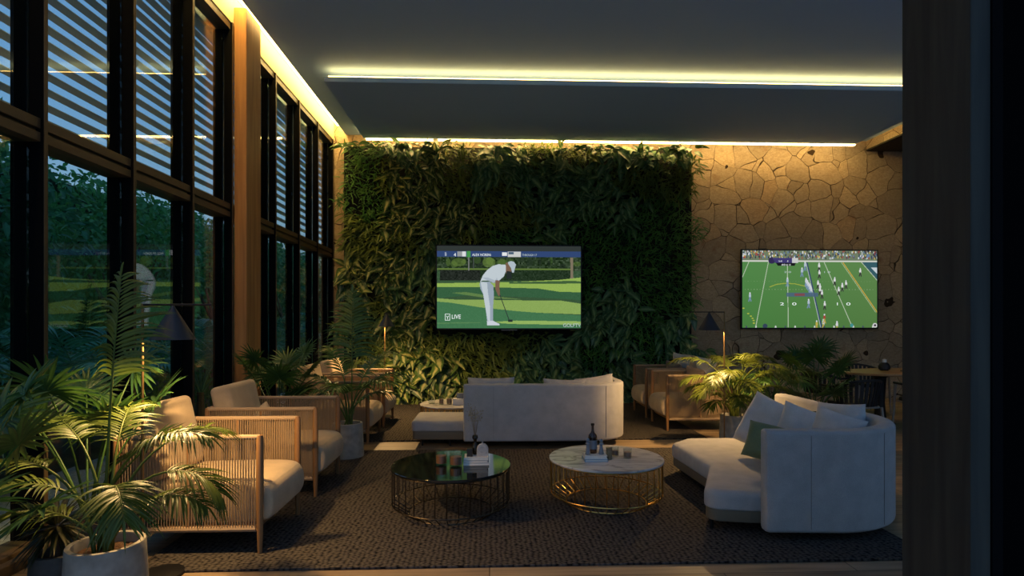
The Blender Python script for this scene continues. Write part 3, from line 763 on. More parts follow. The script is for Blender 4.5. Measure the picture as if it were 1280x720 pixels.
tumbler((1.125, 4.66, TZ), .036, .078, 'right of the two small candle glasses on the marble table', MATS['brown_wax'], 'candle_glass', 'candle', 'candle glasses on the marble table')
# on the rear table
zr = .345
tumbler((-.80, 8.0, zr), .05, .17, 'tall glass vase at the left end of the rear marble table', name='glass_vase', cat='vase')
tumbler((-.66, 7.92, zr), .035, .12, 'left candle glass on the rear marble table', MATS['brown_wax'], 'candle_glass', 'candle', 'candle glasses on the rear table')
tumbler((-.55, 7.90, zr), .04, .13, 'right candle glass on the rear marble table', MATS['brown_wax'], 'candle_glass', 'candle', 'candle glasses on the rear table')
boxobj('book', (-.40, 7.92, zr), (.2, .15, .08), M_paper, 'stack like white book on the rear marble table', 'book')
boxobj('wooden_block', (-.40, 7.94, zr+.08), (.1, .06, .07), M_ceram_grey, 'small grey block standing on the rear table book', 'ornament')
bottle((-.25, 7.88, zr), .05, .28, M_amber, 'dark amber bottle on the rear marble table')

# ------------------------------------------------------------------ floor lamps
def floor_lamp():
    t = empty('floor_lamp', (0, 0, 0), 'x', 'floor lamp')
    MB().lathe([(.12, 0), (.122, .004), (.12, .014), (.11, .018)], 40, c=(.115, 0, 0)).build('base', M_dark_metal, t)
    MB().tube([(0, 0, .0), (0, 0, 1.595)], .0075, 10).build('pole', plain('pole_lamplit', (.25, .15, .06), .35, .9), t)  # black pole, the golden lamplight on it put into the metal colour
    MB().tube([(-.005, 0, 1.59), (.40, 0, 1.59)], .006, 8).build('arm', M_dark_metal, t)
    s = MB().lathe([(.122, 1.385), (.012, 1.575), (.008, 1.585), (.008, 1.578), (.010, 1.57), (.119, 1.385)], 40, c=(.175, 0, 0), capb=False, capt=False).build('shade', M_shade, t)
    MB().lathe([(.006, -.02), (.022, -.008), (.026, .008), (.018, .026), (.006, .03)], 20, c=(.175, 0, 1.475)).build('bulb', M_bulb, t)
    return t
lm = floor_lamp()
lamps = [((-2.04, 3.47, 0), 0, 'black floor lamp with cone shade standing by the big potted palm at left'),
         ((2.655, 6.42, 0), PI, 'black floor lamp with cone shade by the lit palm at right'),
         ((-1.62, 8.98, RZ), -PI/2+.35, 'floor lamp with thin golden lit pole before the plant wall at left')]
pos = []
for i, (l, rz, lab) in enumerate(lamps):
    o = place(lm, i == 0, l, rz, lab, 'cone shaded floor lamps')
    pos.append((l[0]+.175*math.cos(rz), l[1]+.175*math.sin(rz), 1.444))
LP = [105, 108, 95]
for p, e in zip(pos, LP):
    ld = bpy.data.lights.new('lamp_light', 'POINT'); ld.energy = e; ld.color = (1, .62, .25); ld.shadow_soft_size = .03
    lo = bpy.data.objects.new('lamp_light', ld); COL.objects.link(lo); lo.location = p

# ------------------------------------------------------------------ potted plants
def areca(loc, lab, fr, potr=.17, poth=.38, mat=None, potmat=None, seed=0, sc_=1.0, pairs=24, ll=.25, lw=.022, group='potted palms'):
    t = empty('potted_palm', loc, lab, 'potted plant', group)
    make_pot(t, potr, poth, potmat or M_conc)
    rr = random.Random(seed)
    for i, (az, e0, e1, L, pet) in enumerate(fr):
        tall = L > 1.4
        bx, by = rr.uniform(-.04, .04), rr.uniform(-.04, .04)
        leafobj('frond', frond((bx, by, poth-.06), az, e0, e1, L*sc_, pet, ll*(1.4 if tall else 1), pairs, lw*(1.2 if tall else 1), seed*100+i), mat or M_areca, t)
    return t
big = [(75, 88, 83, 1.42, .62), (5, 88, -70, .86, .62), (-10, 66, -35, .70, .5), (50, 88, -30, .95, .62), (178, 84, -50, .95, .55),
       (215, 80, -50, .85, .5), (150, 87, -20, 1.05, .6), (195, 60, -40, .62, .42), (310, 88, -60, .78, .62), (110, 86, -10, 1.05, .55), (350, 88, -20, 1.0, .66)]
areca((-1.93, 2.98, 0), 'big bright green palm in a round concrete pot at front left', big, .172, .38, seed=1, pairs=27, ll=.2, lw=.015)
lp = [(100, 89, 84, 1.50, .5), (5, 72, -25, .75, .4), (20, 84, -20, .95, .5), (170, 82, -20, .95, .5), (200, 75, -30, .85, .45), (270, 84, -20, .85, .5), (330, 80, -25, .95, .5), (130, 84, 10, 1.15, .5), (50, 86, 5, 1.1, .5)]
areca((-1.55, 6.36, 0), 'palm with one tall frond in a pale pot beside the second armchair', lp, .16, .38, M_areca_d, seed=2, pairs=24, ll=.24)
rp = [(180, 88, -45, .95, .55), (195, 72, -40, .72, .45), (225, 88, -50, 1.1, .6), (268, 86, -45, .95, .55), (312, 87, -45, 1.05, .58), (0, 87, -40, 1.05, .55), (340, 76, -45, .85, .5), (90, 88, -20, 1.15, .58), (150, 89, -30, 1.2, .62), (30, 88, -20, 1.15, .58),
      (250, 76, -50, .70, .45), (285, 70, -50, .68, .45), (205, 87, -55, .85, .55), (240, 88, -30, 1.05, .6), (290, 88, -35, 1.2, .64), (170, 80, -45, .80, .5), (325, 70, -45, .62, .42), (215, 64, -45, .58, .42), (260, 89, -10, 1.2, .62)]
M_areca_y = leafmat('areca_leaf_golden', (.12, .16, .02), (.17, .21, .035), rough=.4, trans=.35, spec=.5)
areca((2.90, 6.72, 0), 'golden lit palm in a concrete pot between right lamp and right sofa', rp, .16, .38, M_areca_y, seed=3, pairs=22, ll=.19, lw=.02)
areca((3.62, 7.3, 0), 'dim green palm behind the golden lit one at right', [(a+15, e, f, L*.95, p) for a, e, f, L, p in rp[:9]], .16, .38, M_areca_d, seed=4, pairs=20, ll=.24)
def fanplant(loc, lab, fans, potr=.15, poth=.34, potmat=None, mat=None, R=.27, seed=0, group='fan palms'):
    t = empty('potted_fan_palm', loc, lab, 'potted plant', group)
    make_pot(t, potr, poth, potmat or M_conc)
    for i, (az, el, L) in enumerate(fans):
        leafobj('fan_leaf', fan((0.02*math.cos(az), .02*math.sin(az), poth-.06), az, el, L, R*random.uniform(.85, 1.1), seed*50+i), mat or M_fan, t)
    return t
FA = [(0, 70, .75), (45, 78, .9), (95, 72, .8), (140, 65, .7), (190, 72, .8), (240, 76, .85), (290, 70, .7), (330, 60, .55), (20, 50, .5), (200, 48, .5), (270, 52, .5)]
fanplant((-2.38, 2.55, 0), 'dark fan palm in a pale pot cut by the bottom left corner', FA, .17, .36, seed=1, R=.30)
fanplant((-2.30, 6.35, 0), 'fan palm by the windows behind the second armchair', FA, seed=2, R=.28)
fanplant((-2.45, 3.6, 0), 'fan palm by the glass behind the big front palm', [(a+30, e, L*1.1) for a, e, L in FA[:8]], .13, .3, M_conc_dark, seed=5, R=.3)
fanplant((4.00, 6.95, 0), 'dark fan palm behind the right sofa in front of the stone wall', FA, seed=3, R=.28)
# spiky rosette in a dark pot
t = empty('potted_rosette', (-2.26, 3.10, 0), 'dark spiky plant in a small dark pot behind the big front palm', 'potted plant')
make_pot(t, .115, .29, M_conc_dark)
MB().tube([(0, 0, .22), (0, 0, .42)], [.02, .016], 8).build('stem', M_trunk, t)
k = 90; th = rng.uniform(0, 2*PI, k); el = rng.uniform(-.9, 1.2, k)
D = np.stack([np.cos(th)*np.cos(el), np.sin(th)*np.cos(el), np.sin(el)], 1)
leafobj('leaves', leaves(np.tile([0, 0, .42], (k, 1))+D*.02, D, np.tile([0, 0, 1.], (k, 1))+rng.normal(0, .1, (k, 3)), .2, .022, .25, 5, 'blade', .4), M_dark_leaf, t, kind='stuff')

# ------------------------------------------------------------------ living wall
lw = empty('living_wall', (.56, 10.6, 0), 'tall vertical garden of dense mixed green foliage on the stone wall', 'plant wall')
LX0, LX1, LZ1 = -2.62, 3.72, 4.66
MB().box(LX0-.56, LX1-.56, -.12, .13, .0, LZ1-.03).build('backing_panel', plain('felt', (.012, .014, .009), 1), lw, smooth=False)
def smooth_noise(x, z, seed):
    r_ = np.random.default_rng(seed); s = 0
    for k in range(6):
        a, b, p = r_.normal(0, 1.7), r_.normal(0, 1.7), r_.uniform(0, 6); s = s+np.sin(a*x+b*z+p)
    return s/6
NL = 26000
x = rng.uniform(LX0, LX1, NL); z = rng.uniform(.02, LZ1, NL)
seeds = rng.uniform([LX0, 0], [LX1, LZ1], (70, 2))
def species(sx, sz):
    r = rng.random()
    if sx < -1.9 and sz > 3.2: return 'fine' if r < .5 else 'blade'
    if sx < -.55 and sz < 1.6: return 'varieg' if r < .55 else 'blade'
    if sx < -.5: return 'varieg' if r < .45 else ('blade' if r < .8 else 'philo')
    if sx < .9: return 'blade' if r < .5 else ('fine' if r < .8 else 'philo')
    if 1.7 < sz < 3.4: return 'fine' if r < .75 else 'philo'
    if sz <= 1.7: return 'philo' if r < .6 else 'fine'
    return 'philo' if r < .55 else ('blade' if r < .8 else 'fine')
sp = np.array([species(a, b) for a, b in seeds])
jx = x+.18*smooth_noise(x*4, z*4, 5); jz = z+.18*smooth_noise(x*4, z*4, 6)
near = np.argmin((jx[:, None]-seeds[:, 0])**2+(jz[:, None]-seeds[:, 1])**2, axis=1)
kind = sp[near]; pdir = rng.uniform(-1, 1, 70)[near]
depth = .10+.09*smooth_noise(x*1.6, z*1.6, 9)+.04*smooth_noise(x*5, z*5, 10)
spec = {'varieg': (.26, .29, .14, 'heart', .12), 'blade': (.8, .22, .038, 'blade', .4), 'fine': (1.0, .15, .024, 'blade', .35), 'philo': (.30, .28, .11, 'broad', .15)}
nm = {'varieg': 'variegated_foliage', 'blade': 'grassy_foliage', 'fine': 'fine_foliage', 'philo': 'glossy_foliage'}
for kd, (dens, L, W, pf, dr) in spec.items():
    m = (kind == kd) & (rng.random(NL) < dens)
    m &= ~((x > -1.0) & (x < 1.7) & (z > 1.25) & (z < 2.88))          # the television hangs in a clearing
    xs, zs, dp, pdv = x[m], z[m], depth[m], pdir[m]; k = len(xs)
    off = rng.uniform(0, .12, k)
    O = np.stack([xs-.56, -.13-dp*.8-off+.05, zs], 1)
    big_ = kd in ('varieg', 'philo')
    D = np.stack([pdv*.6+rng.normal(0, .6, k), -.2-.4*rng.random(k) if big_ else -.45-.5*rng.random(k), rng.normal(-.45 if big_ else .05, .45, k)], 1)
    Nn = np.stack([rng.normal(0, .3, k), np.full(k, -1.0), .9+rng.normal(0, .3, k)], 1)
    s = rng.uniform(.6, 1.25, k)
    if kd == 'varieg': s = s*np.where(zs < 1.6, 1.3, .95)
    ed = (xs > LX1-.5) | (xs < LX0+.3); O[:, 0] += np.where(ed, .16*smooth_noise(zs*3.1, zs*.7, 21)*1.6+rng.uniform(-.05, .08, k), 0)
    O[:, 2] = np.minimum(O[:, 2], LZ1-.02)
    leafobj(nm[kd], leaves(O, D, Nn, L*s, W*s, dr*rng.uniform(.4, 1.6, k), 5, pf, .3), M_lw[kd], lw, kind='stuff')
# larger leaves that rise above the top edge
k = 46; xs = np.concatenate([rng.uniform(LX0-.1, -1.4, 16), rng.uniform(-1.4, 3.6, 22), rng.uniform(3.1, 3.8, 8)])
D = np.stack([rng.normal(0, .9, k), -.5-.5*rng.random(k), rng.uniform(-.25, .3, k)], 1)
leafobj('crest_foliage', leaves(np.stack([xs-.56, -.2-.15*rng.random(k), np.full(k, LZ1-.04)+rng.uniform(-.04, .02, k)], 1), D, np.tile([0, -.8, .8], (k, 1))+rng.normal(0, .25, (k, 3)), .30*rng.uniform(.7, 1.1, k), .12*rng.uniform(.8, 1.1, k), .35, 6, 'heart', .25), M_lw['crest'], lw, kind='stuff')

# ------------------------------------------------------------------ television pictures
def s2l(c): return [((v/255)/12.92 if v/255 <= .04045 else (((v/255)+.055)/1.055)**2.4) for v in c]
class Canvas:
    def __init__(s, w, h, bg):
        s.w, s.h = w, h; s.c = np.zeros((h, w, 3)); s.c[:] = bg
        s.X, s.Y = np.meshgrid((np.arange(w)+.5)/w, (np.arange(h)+.5)/h)
    def blend(s, m, col): s.c = s.c*(1-m[..., None])+np.array(col)*m[..., None]
    def poly(s, pts, col, a=1.0):
        m = np.zeros((s.h, s.w), bool); n = len(pts)
        for i in range(n):
            (x0, y0), (x1, y1) = pts[i], pts[(i+1) % n]
            if y0 == y1: continue
            cnd = ((y0 > s.Y) != (y1 > s.Y)) & (s.X < (x1-x0)*(s.Y-y0)/(y1-y0)+x0); m ^= cnd
        s.blend(m*a, col)
    def rect(s, x0, y0, x1, y1, col, a=1.0): s.blend(((s.X >= x0) & (s.X < x1) & (s.Y >= y0) & (s.Y < y1))*a, col)
    def ell(s, cx, cy, rx, ry, col, a=1.0): s.blend((((s.X-cx)/rx)**2+((s.Y-cy)/ry)**2 < 1)*a, col)
    def line(s, x0, y0, x1, y1, w, col, a=1.0):
        ax, ay = s.X*16/9, s.Y; bx0, bx1 = x0*16/9, x1*16/9
        dx, dy = bx1-bx0, y1-y0; L = dx*dx+dy*dy; t = np.clip(((ax-bx0)*dx+(ay-y0)*dy)/L, 0, 1)
        s.blend((np.hypot(ax-bx0-t*dx, ay-y0-t*dy) < w)*a, col)
    def noise(s, x0, y0, x1, y1, amp, cell=2):
        hh, ww = s.h//cell+1, s.w//cell+1; n = rng.normal(0, 1, (hh, ww)); n = np.kron(n, np.ones((cell, cell)))[:s.h, :s.w]
        m = (s.X >= x0) & (s.X < x1) & (s.Y >= y0) & (s.Y < y1); s.c = np.clip(s.c+(n*m*amp)[..., None], 0, 255)
    def build(s, name, x0, x1, z0, z1, y, parent, strength):
        v = np.clip(s.c/255, 0, 1); g_ = v.mean(-1, keepdims=True); v = .03+.93*(v*.82+g_*.18); lin = np.where(v <= .04045, v/12.92, ((v+.055)/1.055)**2.4)
        xs = np.linspace(x0, x1, s.w); zs = np.linspace(z1, z0, s.h); XX, ZZ = np.meshgrid(xs, zs)
        V = np.stack([XX, np.full_like(XX, y), ZZ], -1).reshape(-1, 3)
        i = np.arange((s.h-1)*s.w).reshape(s.h-1, s.w)[:, :-1].ravel(); F = np.stack([i, i+s.w, i+s.w+1, i+1], 1)
        o = leafobj(name, (V, F, V[:, :2]*0), MATS['screen'], parent, smooth=False)
        ca = o.data.color_attributes.new('picture', 'FLOAT_COLOR', 'POINT')
        ca.data.foreach_set('color', np.concatenate([lin.reshape(-1, 3), np.ones((s.w*s.h, 1))], 1).astype(np.float32).ravel())
        return o
m, nt, out_ = new_mat('screen'); e = N(nt, 'ShaderNodeEmission'); at = N(nt, 'ShaderNodeVertexColor'); at.layer_name = 'picture'
nt.links.new(at.outputs[0], e.inputs[0]); e.inputs[1].default_value = .85; nt.links.new(e.outputs[0], out_.inputs[0])
def text(body, x, z, h, parent, y, mat, name='caption', w=1.0, align='LEFT'):
    cu = bpy.data.curves.new(name, 'FONT'); cu.body = body; cu.size = h; cu.align_x = align
    tmp = bpy.data.objects.new('tmp', cu); COL.objects.link(tmp)
    dg = bpy.context.evaluated_depsgraph_get(); me = bpy.data.meshes.new_from_object(tmp.evaluated_get(dg)); bpy.data.objects.remove(tmp)
    me.materials.append(mat); o = bpy.data.objects.new(name, me); COL.objects.link(o); o.parent = parent
    o.location = (x, y, z); o.rotation_euler = (PI/2, 0, 0); o.scale = (w, 1, 1); return o
M_txt = emit('caption_white', (.8, .85, .85), 1.0)
M_txt_dim = emit('caption_grey', (.42, .5, .5), 1.0)
def tv(name, x0, x1, z0, z1, y, lab, gap=.105):
    cx = (x0+x1)/2; t = empty(name, (cx, y, z0), lab, 'television'); w = (x1-x0)/2; h = z1-z0
    MB().box(-w, w, 0, .035, 0, h).build('casing', M_black, t, smooth=False, bevel=.004)
    bz = MB(); b = .022
    bz.box(-w, w, -.006, 0, h-b, h).box(-w, w, -.006, 0, 0, b*1.2).box(-w, -w+b, -.006, 0, 0, h).box(w-b, w, -.006, 0, 0, h)
    bz.build('bezel', M_black, t, smooth=False)
    MB().box(-.14, .14, -.008, .01, -.014, .004).build('sensor_bar', M_ceram_grey, t, smooth=False)
    MB().box(-.3, .3, .035, gap, h*.3, h*.7).build('wall_bracket', M_black, t, smooth=False)
    return t, w-b, h
# golf
t1, w, h = tv('television', -.94, 1.63, 1.33, 2.82, 10.12, 'wall television showing a golfer in white, mounted on the plant wall', .36)
C = Canvas(384, 216, s2l((0, 0, 0)))
C.c[:] = (50, 86, 50)
C.rect(0, 0, 1, .30, (36, 58, 30)); C.noise(0, 0, 1, .30, 16, 4)
for k in range(60):
    C.ell(rng.random(), rng.uniform(.0, .28), rng.uniform(.01, .035), rng.uniform(.02, .05), [(60, 96, 36), (30, 50, 30), (84, 118, 40), (22, 36, 24)][k % 4], .6)
C.ell(.15, .2, .05, .05, (96, 130, 44), .6); C.ell(.36, .2, .045, .06, (110, 146, 50), .6)
C.rect(.0, .0, 1, .065, (44, 52, 50))
C.rect(.02, .29, .3, .42, (30, 38, 30)); C.rect(.3, .28, .93, .42, (28, 50, 26)); C.noise(0, .28, 1, .42, 7, 3)
C.rect(0, .275, .93, .292, (96, 128, 46)); C.rect(.215, .1, .224, .3, (120, 124, 120)); C.rect(.25, .1, .256, .28, (70, 80, 76))
C.poly([(.925, .14), (.945, .14), (.945, .36), (.958, .43), (.92, .43), (.928, .36)], (128, 116, 90))
C.poly([(0, .455), (.5, .44), (.85, .41), (1, .38), (1, .58), (0, .52)], (150, 190, 70))
C.poly([(.5, .44), (.95, .42), (1, .43), (1, .455), (.5, .46)], (60, 100, 50))
C.poly([(0, .50), (.35, .50), (.7, .515), (.85, .555), (1, .56), (1, .66), (.9, .645), (.6, .62), (.2, .60), (0, .64)], (46, 98, 58))
C.poly([(0, .635), (.15, .655), (.4, .655), (.6, .66), (.85, .66), (1, .70), (1, .83), (.7, .81), (.55, .79), (.3, .745), (.1, .69), (0, .675)], (140, 178, 76))
C.poly([(.1, .57), (.35, .635), (.6, .65), (.35, .60), (.2, .56)], (112, 150, 66), .7)
C.poly([(0, .675), (.1, .69), (.3, .745), (.55, .79), (.7, .81), (1, .84), (1, 1), (0, 1)], (58, 122, 72))
C.poly([(.4, .92), (.55, .905), (1, .915), (1, .955), (.6, .95), (.45, .94)], (150, 190, 84)); C.poly([(0, .93), (.3, .925), (.3, .935), (0, .945)], (100, 150, 80), .6)
C.noise(0, .44, 1, 1, 2.5, 2)
C.rect(0, .065, 1, .135, (38, 66, 124)); C.rect(.14, .07, .2, .13, (150, 156, 158)); C.rect(.175, .07, .2, .13, (225, 228, 228)); C.rect(.205, .065, .233, .14, (60, 160, 66))
C.rect(.45, .08, .485, .122, (235, 238, 240)); C.rect(.49, .068, .58, .132, (205, 208, 206)); C.rect(.495, .075, .53, .10, (60, 90, 120)); C.rect(.055, .08, .066, .125, (150, 160, 190))
sk, wh, sh_ = (128, 92, 70), (196, 210, 218), (150, 168, 186)
def P(l): return [((a-60)/1038, (b-70)/595) for a, b in l]
C.poly(P([(372, 330), (366, 345), (372, 380), (392, 420), (405, 500), (414, 560), (420, 615), (462, 615), (462, 520), (468, 440), (466, 360), (440, 330)]), sh_)
C.poly(P([(372, 330), (392, 420), (412, 540), (424, 610), (440, 610), (440, 500), (425, 400), (420, 335)]), wh)
C.poly(P([(418, 612), (462, 610), (486, 622), (508, 632), (508, 644), (420, 644)]), (205, 215, 225))
C.poly(P([(553, 205), (500, 203), (460, 215), (420, 245), (388, 285), (370, 330), (385, 322), (430, 320), (465, 335), (500, 325), (540, 290), (556, 250)]), wh)
C.poly(P([(388, 300), (430, 300), (478, 320), (490, 300), (478, 260), (500, 330), (465, 342), (430, 325)]), sh_, .6)
C.poly(P([(478, 318), (512, 320), (508, 360), (512, 410), (514, 430), (500, 430), (478, 380)]), sk)
C.poly(P([(553, 195), (575, 185), (595, 250), (590, 285), (568, 300), (556, 260)]), sk)
C.poly(P([(560, 250), (596, 255), (597, 305), (560, 308)]), (30, 40, 40))
C.poly(P([(572, 186), (590, 179), (612, 184), (628, 205), (622, 225), (612, 262), (600, 262), (592, 230), (572, 200)]), (176, 194, 206))
x_, y_ = P([(512, 425), (578, 605)]); C.line(x_[0], x_[1], y_[0], y_[1], .005, (40, 52, 50)); C.poly(P([(570, 602), (604, 602), (604, 617), (572, 617)]), (30, 44, 44))
q = C.build('screen', -w, w, .026, h-.022, -.0072, t1, 1)
def sx(u): return -w+2*w*u
def sz(v_): return .026+(h-.048)*(1-v_)
yt = -.0085
text('4', sx(.115), sz(.128), .085, q, yt, M_txt); text('ALEX NOREN', sx(.243), sz(.122), .062, q, yt, M_txt, w=.85); text('-16', sx(.352), sz(.12), .045, q, yt, M_txt_dim)
text('THROUGH 17', sx(.59), sz(.12), .052, q, yt, M_txt_dim, w=.8); text('LIVE', sx(.10), sz(.885), .105, q, yt, M_txt, w=.85); text('GOLFTV', sx(.875), sz(.985), .085, q, yt, M_txt_dim, w=1.0)
text('1', sx(.058), sz(.122), .06, q, yt, M_txt_dim)
lg = MB(); a0, a1, b0, b1 = sx(.055), sx(.09), sz(.905), sz(.825)
for d in ((a0, a1, b0, b0+.008), (a0, a1, b1-.008, b1), (a0, a0+.008, b0, b1), (a1-.008, a1, b0, b1)): lg.box(d[0], d[1], yt-.0004, yt, d[2], d[3])
lg.build('channel_logo', M_txt, q, smooth=False); text('Y', sx(.062), sz(.892), .09, q, yt, M_txt)
# football
t2, w, h = tv('television', 4.72, 7.36, 1.33, 2.83, 10.645, 'wall television showing an american football match, mounted on the stone wall')
def P(l): return [((a-75)/1010, (b-72)/592) for a, b in l]
C = Canvas(384, 216, (0, 0, 0)); C.c[:] = (78, 138, 62)
C.c += ((C.X-.5)*14)[..., None]*np.array([1, -.2, .2]); C.c -= ((C.Y-.5)*14)[..., None]
C.rect(0, 0, 1, .135, (110, 128, 96))
for k in range(420):
    col = [(44, 60, 100), (190, 196, 204), (60, 60, 70), (120, 90, 76), (230, 232, 236), (180, 50, 44), (96, 130, 176), (40, 42, 52), (210, 180, 70)][rng.integers(0, 9)]
    cx_, cy_ = rng.random(), rng.uniform(.0, .105)
    if rng.random() < .5 and .23 < cx_ < .45: continue
    C.ell(cx_, cy_, .004, .014, col)
C.rect(0, .128, 1, .148, (216, 218, 206))
C.poly(P([(965, 160), (1085, 160), (1085, 300)]), (44, 92, 104)); C.poly(P([(1035, 200), (1085, 200), (1085, 250)]), (200, 214, 220))
lnc = (190, 208, 176)
for a in ([(125, 160), (78, 275)], [(270, 160), (175, 660)], [(411, 160), (418, 660)], [(685, 160), (898, 660)], [(965, 160), (1085, 300)]):
    (xa, ya), (xb, yb) = P(a); C.line(xa, ya, xb, yb, .0042, lnc)
(xa, ya), (xb, yb) = P([(557, 170), (665, 660)]); C.line(xa, ya, xb, yb, .011, (44, 66, 110)); C.line(xa-.006, ya, xb-.006, yb, .004, (180, 200, 190))
(xa, ya), (xb, yb) = P([(828, 165), (1085, 545)]); C.line(xa, ya, xb, yb, .006, (214, 168, 50)); C.line(xa-.012, ya, xb-.012, yb, .003, (190, 206, 150))
pp = P([(280, 352), (330, 332), (400, 323), (470, 328), (540, 345)])
for i in range(4): C.line(*pp[i], *pp[i+1], .005, (170, 184, 50))
for a, b in ((85, 515), (120, 555), (140, 575), (152, 592), (160, 608), (162, 628), (105, 658)): (u, v_), = P([(a, b)]); C.ell(u, v_, .008, .008, (190, 200, 50))
for k in range(44): C.rect(.02+k*.022, .5, .024+k*.022, .507, (150, 180, 130)); C.rect(.02+k*.022, .40, .024+k*.022, .405, (130, 170, 110))
def player(a, b, s, jersey, pants):
    (u, v_), = P([(a, b)]); C.ell(u, v_, .007*s, .024*s, jersey); C.ell(u, v_-.028*s, .004*s, .010*s, (220, 224, 230)); C.line(u, v_+.015*s, u-.007*s, v_+.055*s, .0055*s, pants); C.line(u, v_+.015*s, u+.006*s, v_+.055*s, .0055*s, pants)
for a, b in ((543, 185), (520, 230), (412, 305), (570, 470), (133, 420)): player(a, b, 1.25, (176, 196, 214), (110, 140, 176))
for k in range(9): player(550+k*5+rng.uniform(-4, 4), 305+k*9, 1.1, (200, 210, 220), (120, 150, 190))
for a, b in ((648, 190), (650, 245), (690, 485), (640, 325), (655, 350), (655, 375), (670, 400), (765, 300), (822, 345), (850, 325), (795, 375), (957, 230)): player(a, b, 1.15, (226, 226, 226), (52, 44, 52))
for a, b, j in ((630, 635, (200, 180, 60)), (680, 625, (220, 220, 220)), (782, 640, (214, 214, 220)), (688, 585, (176, 60, 50))): player(a, b, 1.3, j, (190, 170, 60))
C.poly(P([(405, 395), (640, 395), (640, 425), (405, 425)]), (66, 96, 132), .85); C.poly(P([(465, 402), (540, 400), (540, 420), (465, 420)]), (150, 60, 60), .8)
C.ell(*P([(295, 150)])[0], .026, .042, (44, 36, 84)); C.poly(P([(300, 130), (445, 130), (445, 168), (320, 168)]), (58, 50, 120)); C.poly(P([(445, 130), (490, 130), (490, 168), (445, 168)]), (206, 208, 206)); C.poly(P([(325, 168), (475, 168), (465, 190), (340, 190)]), (20, 20, 26))
for k in range(14): C.ell(.03+k*.072, .99, .006, .02, [(60, 70, 96), (210, 214, 210)][k % 2])
(u, v_), = P([(893, 645)]); C.ell(u, v_, .012, .025, (50, 150, 150)); (u, v_), = P([(245, 650)]); C.ell(u, v_, .018, .03, (44, 62, 88))
(u, v_), = P([(1068, 645)]); C.ell(u, v_, .018, .03, (220, 220, 220)); C.ell(u, v_, .009, .015, (50, 40, 60))
q = C.build('screen', -w, w, .026, h-.022, -.0072, t2, 1)
def tx(s_, px_, py_, hh, ww, mt=M_txt): (u, v_), = P([(px_, py_)]); text(s_, sx(u), sz(v_), hh, q, yt, mt, w=ww, align='CENTER')
tx('2', 370, 492, .075, 2.4); tx('0', 462, 492, .075, 2.4); tx('1', 785, 492, .075, 2.0); tx('0', 868, 492, .075, 2.4)
tx('2 0', 412, 243, .045, 2.4, M_txt_dim); tx('1 0', 705, 243, .045, 2.4, M_txt_dim); tx('3RD & 10', 400, 188, .045, 1.0); tx('14:41', 358, 160, .045, .8); tx('0', 413, 160, .045, .9)

# ------------------------------------------------------------------ dining corner
dt = empty('dining_table', (6.25, 8.2, 0), 'oval wooden dining table by the stone wall at far right', 'dining table')
ov = [(1.12*math.cos(2*PI*k/64), .56*math.sin(2*PI*k/64)) for k in range(64)]
slab(ov, .715, .75, .012, .012).build('table_top', M_table_wood, dt)
for sxx in (-.55, .55): MB().lathe([(.2, 0), (.18, .02), (.08, .06), (.06, .3), (.08, .66), (.16, .715)], 28, c=(sxx, 0, 0)).build('pedestal', M_black, dt)
def dining_chair():
    t = empty('dining_chair', (0, 0, 0), 'x', 'dining chair')
    # faces +Y ; seat .45
    st = resample(fillet([(-.24, -.22), (.24, -.22), (.26, .24), (-.26, .24)], .1, 6), .05)
    slab(st, .40, .425, .01, .01).build('seat_frame', M_taupe, t); slab(inset(st, .02), .425, .475, .02, .005).build('seat_cushion', M_black, t)
    for x_, y_ in ((-.23, -.2), (.23, -.2)): MB().tube([(x_*1.12, y_*1.15, 0), (x_, y_, .41)], [.012, .018], 10).build('leg', M_taupe, t)
    for x_ in (-.26, .26): MB().tube([(x_*1.05, .24, 0), (x_, .22, .41), (x_, .20, .64)], [.012, .018, .02], 10).build('leg', M_taupe, t)
    rail = [(-.28, .2, .66)]+[(.30*math.cos(math.radians(a)), .30*math.sin(math.radians(a)), .66+.1*max(0, -math.sin(math.radians(a)))) for a in range(180, 361, 12)]+[(.28, .2, .66)]
    MB().tube(rail, .017, 8).build('top_rail', M_black, t)
    for a in range(188, 356, 12):
        r = math.radians(a); cx_, cy_ = math.cos(r), math.sin(r)
        z1 = .66+.1*max(0, -math.sin(r)); p0 = Vector((.245*cx_, .245*cy_-.0, .43)); p1 = Vector((.30*cx_, .30*cy_, z1)); tg = Vector((-cy_, cx_, 0))*.019; nn = Vector((cx_, cy_, 0))*.006
        MB().add([p0-tg-nn, p0+tg-nn, p0+tg+nn, p0-tg+nn, p1-tg-nn, p1+tg-nn, p1+tg+nn, p1-tg+nn], [(0,3,2,1),(4,5,6,7),(0,1,5,4),(1,2,6,5),(2,3,7,6),(3,0,4,7)]).build('back_slat', M_black, t, smooth=False)
    return t
dc = dining_chair()
for i, (l, rz, lab) in enumerate([((4.62, 7.15, 0), .15, 'black slatted dining chair nearest the right sofa, with a pale front post'),
        ((5.72, 7.35, 0), .05, 'black slatted dining chair beside the dark timber pier'),
        ((4.95, 8.35, 0), -PI/2+.2, 'black slatted dining chair at the left end of the dining table'),
        ((6.1, 9.15, 0), PI, 'black slatted dining chair behind the dining table')]):
    place(dc, i == 0, l, rz, lab, 'dining chairs')
tt = empty('candle_holder', (5.87, 8.35, .75), 'small black candle holder with a white top on the dining table', 'candle holder')
MB().lathe([(.05, 0), (.075, .02), (.08, .06), (.06, .10), (.035, .12)], 24).build('holder', M_black, tt); MB().lathe([(.03, .115), (.03, .16), (.01, .17)], 16).build('candle', M_paper, tt)
boxobj('tray', (6.15, 8.1, .75), (.3, .2, .02), M_base, 'flat dark tray on the dining table', 'tray')

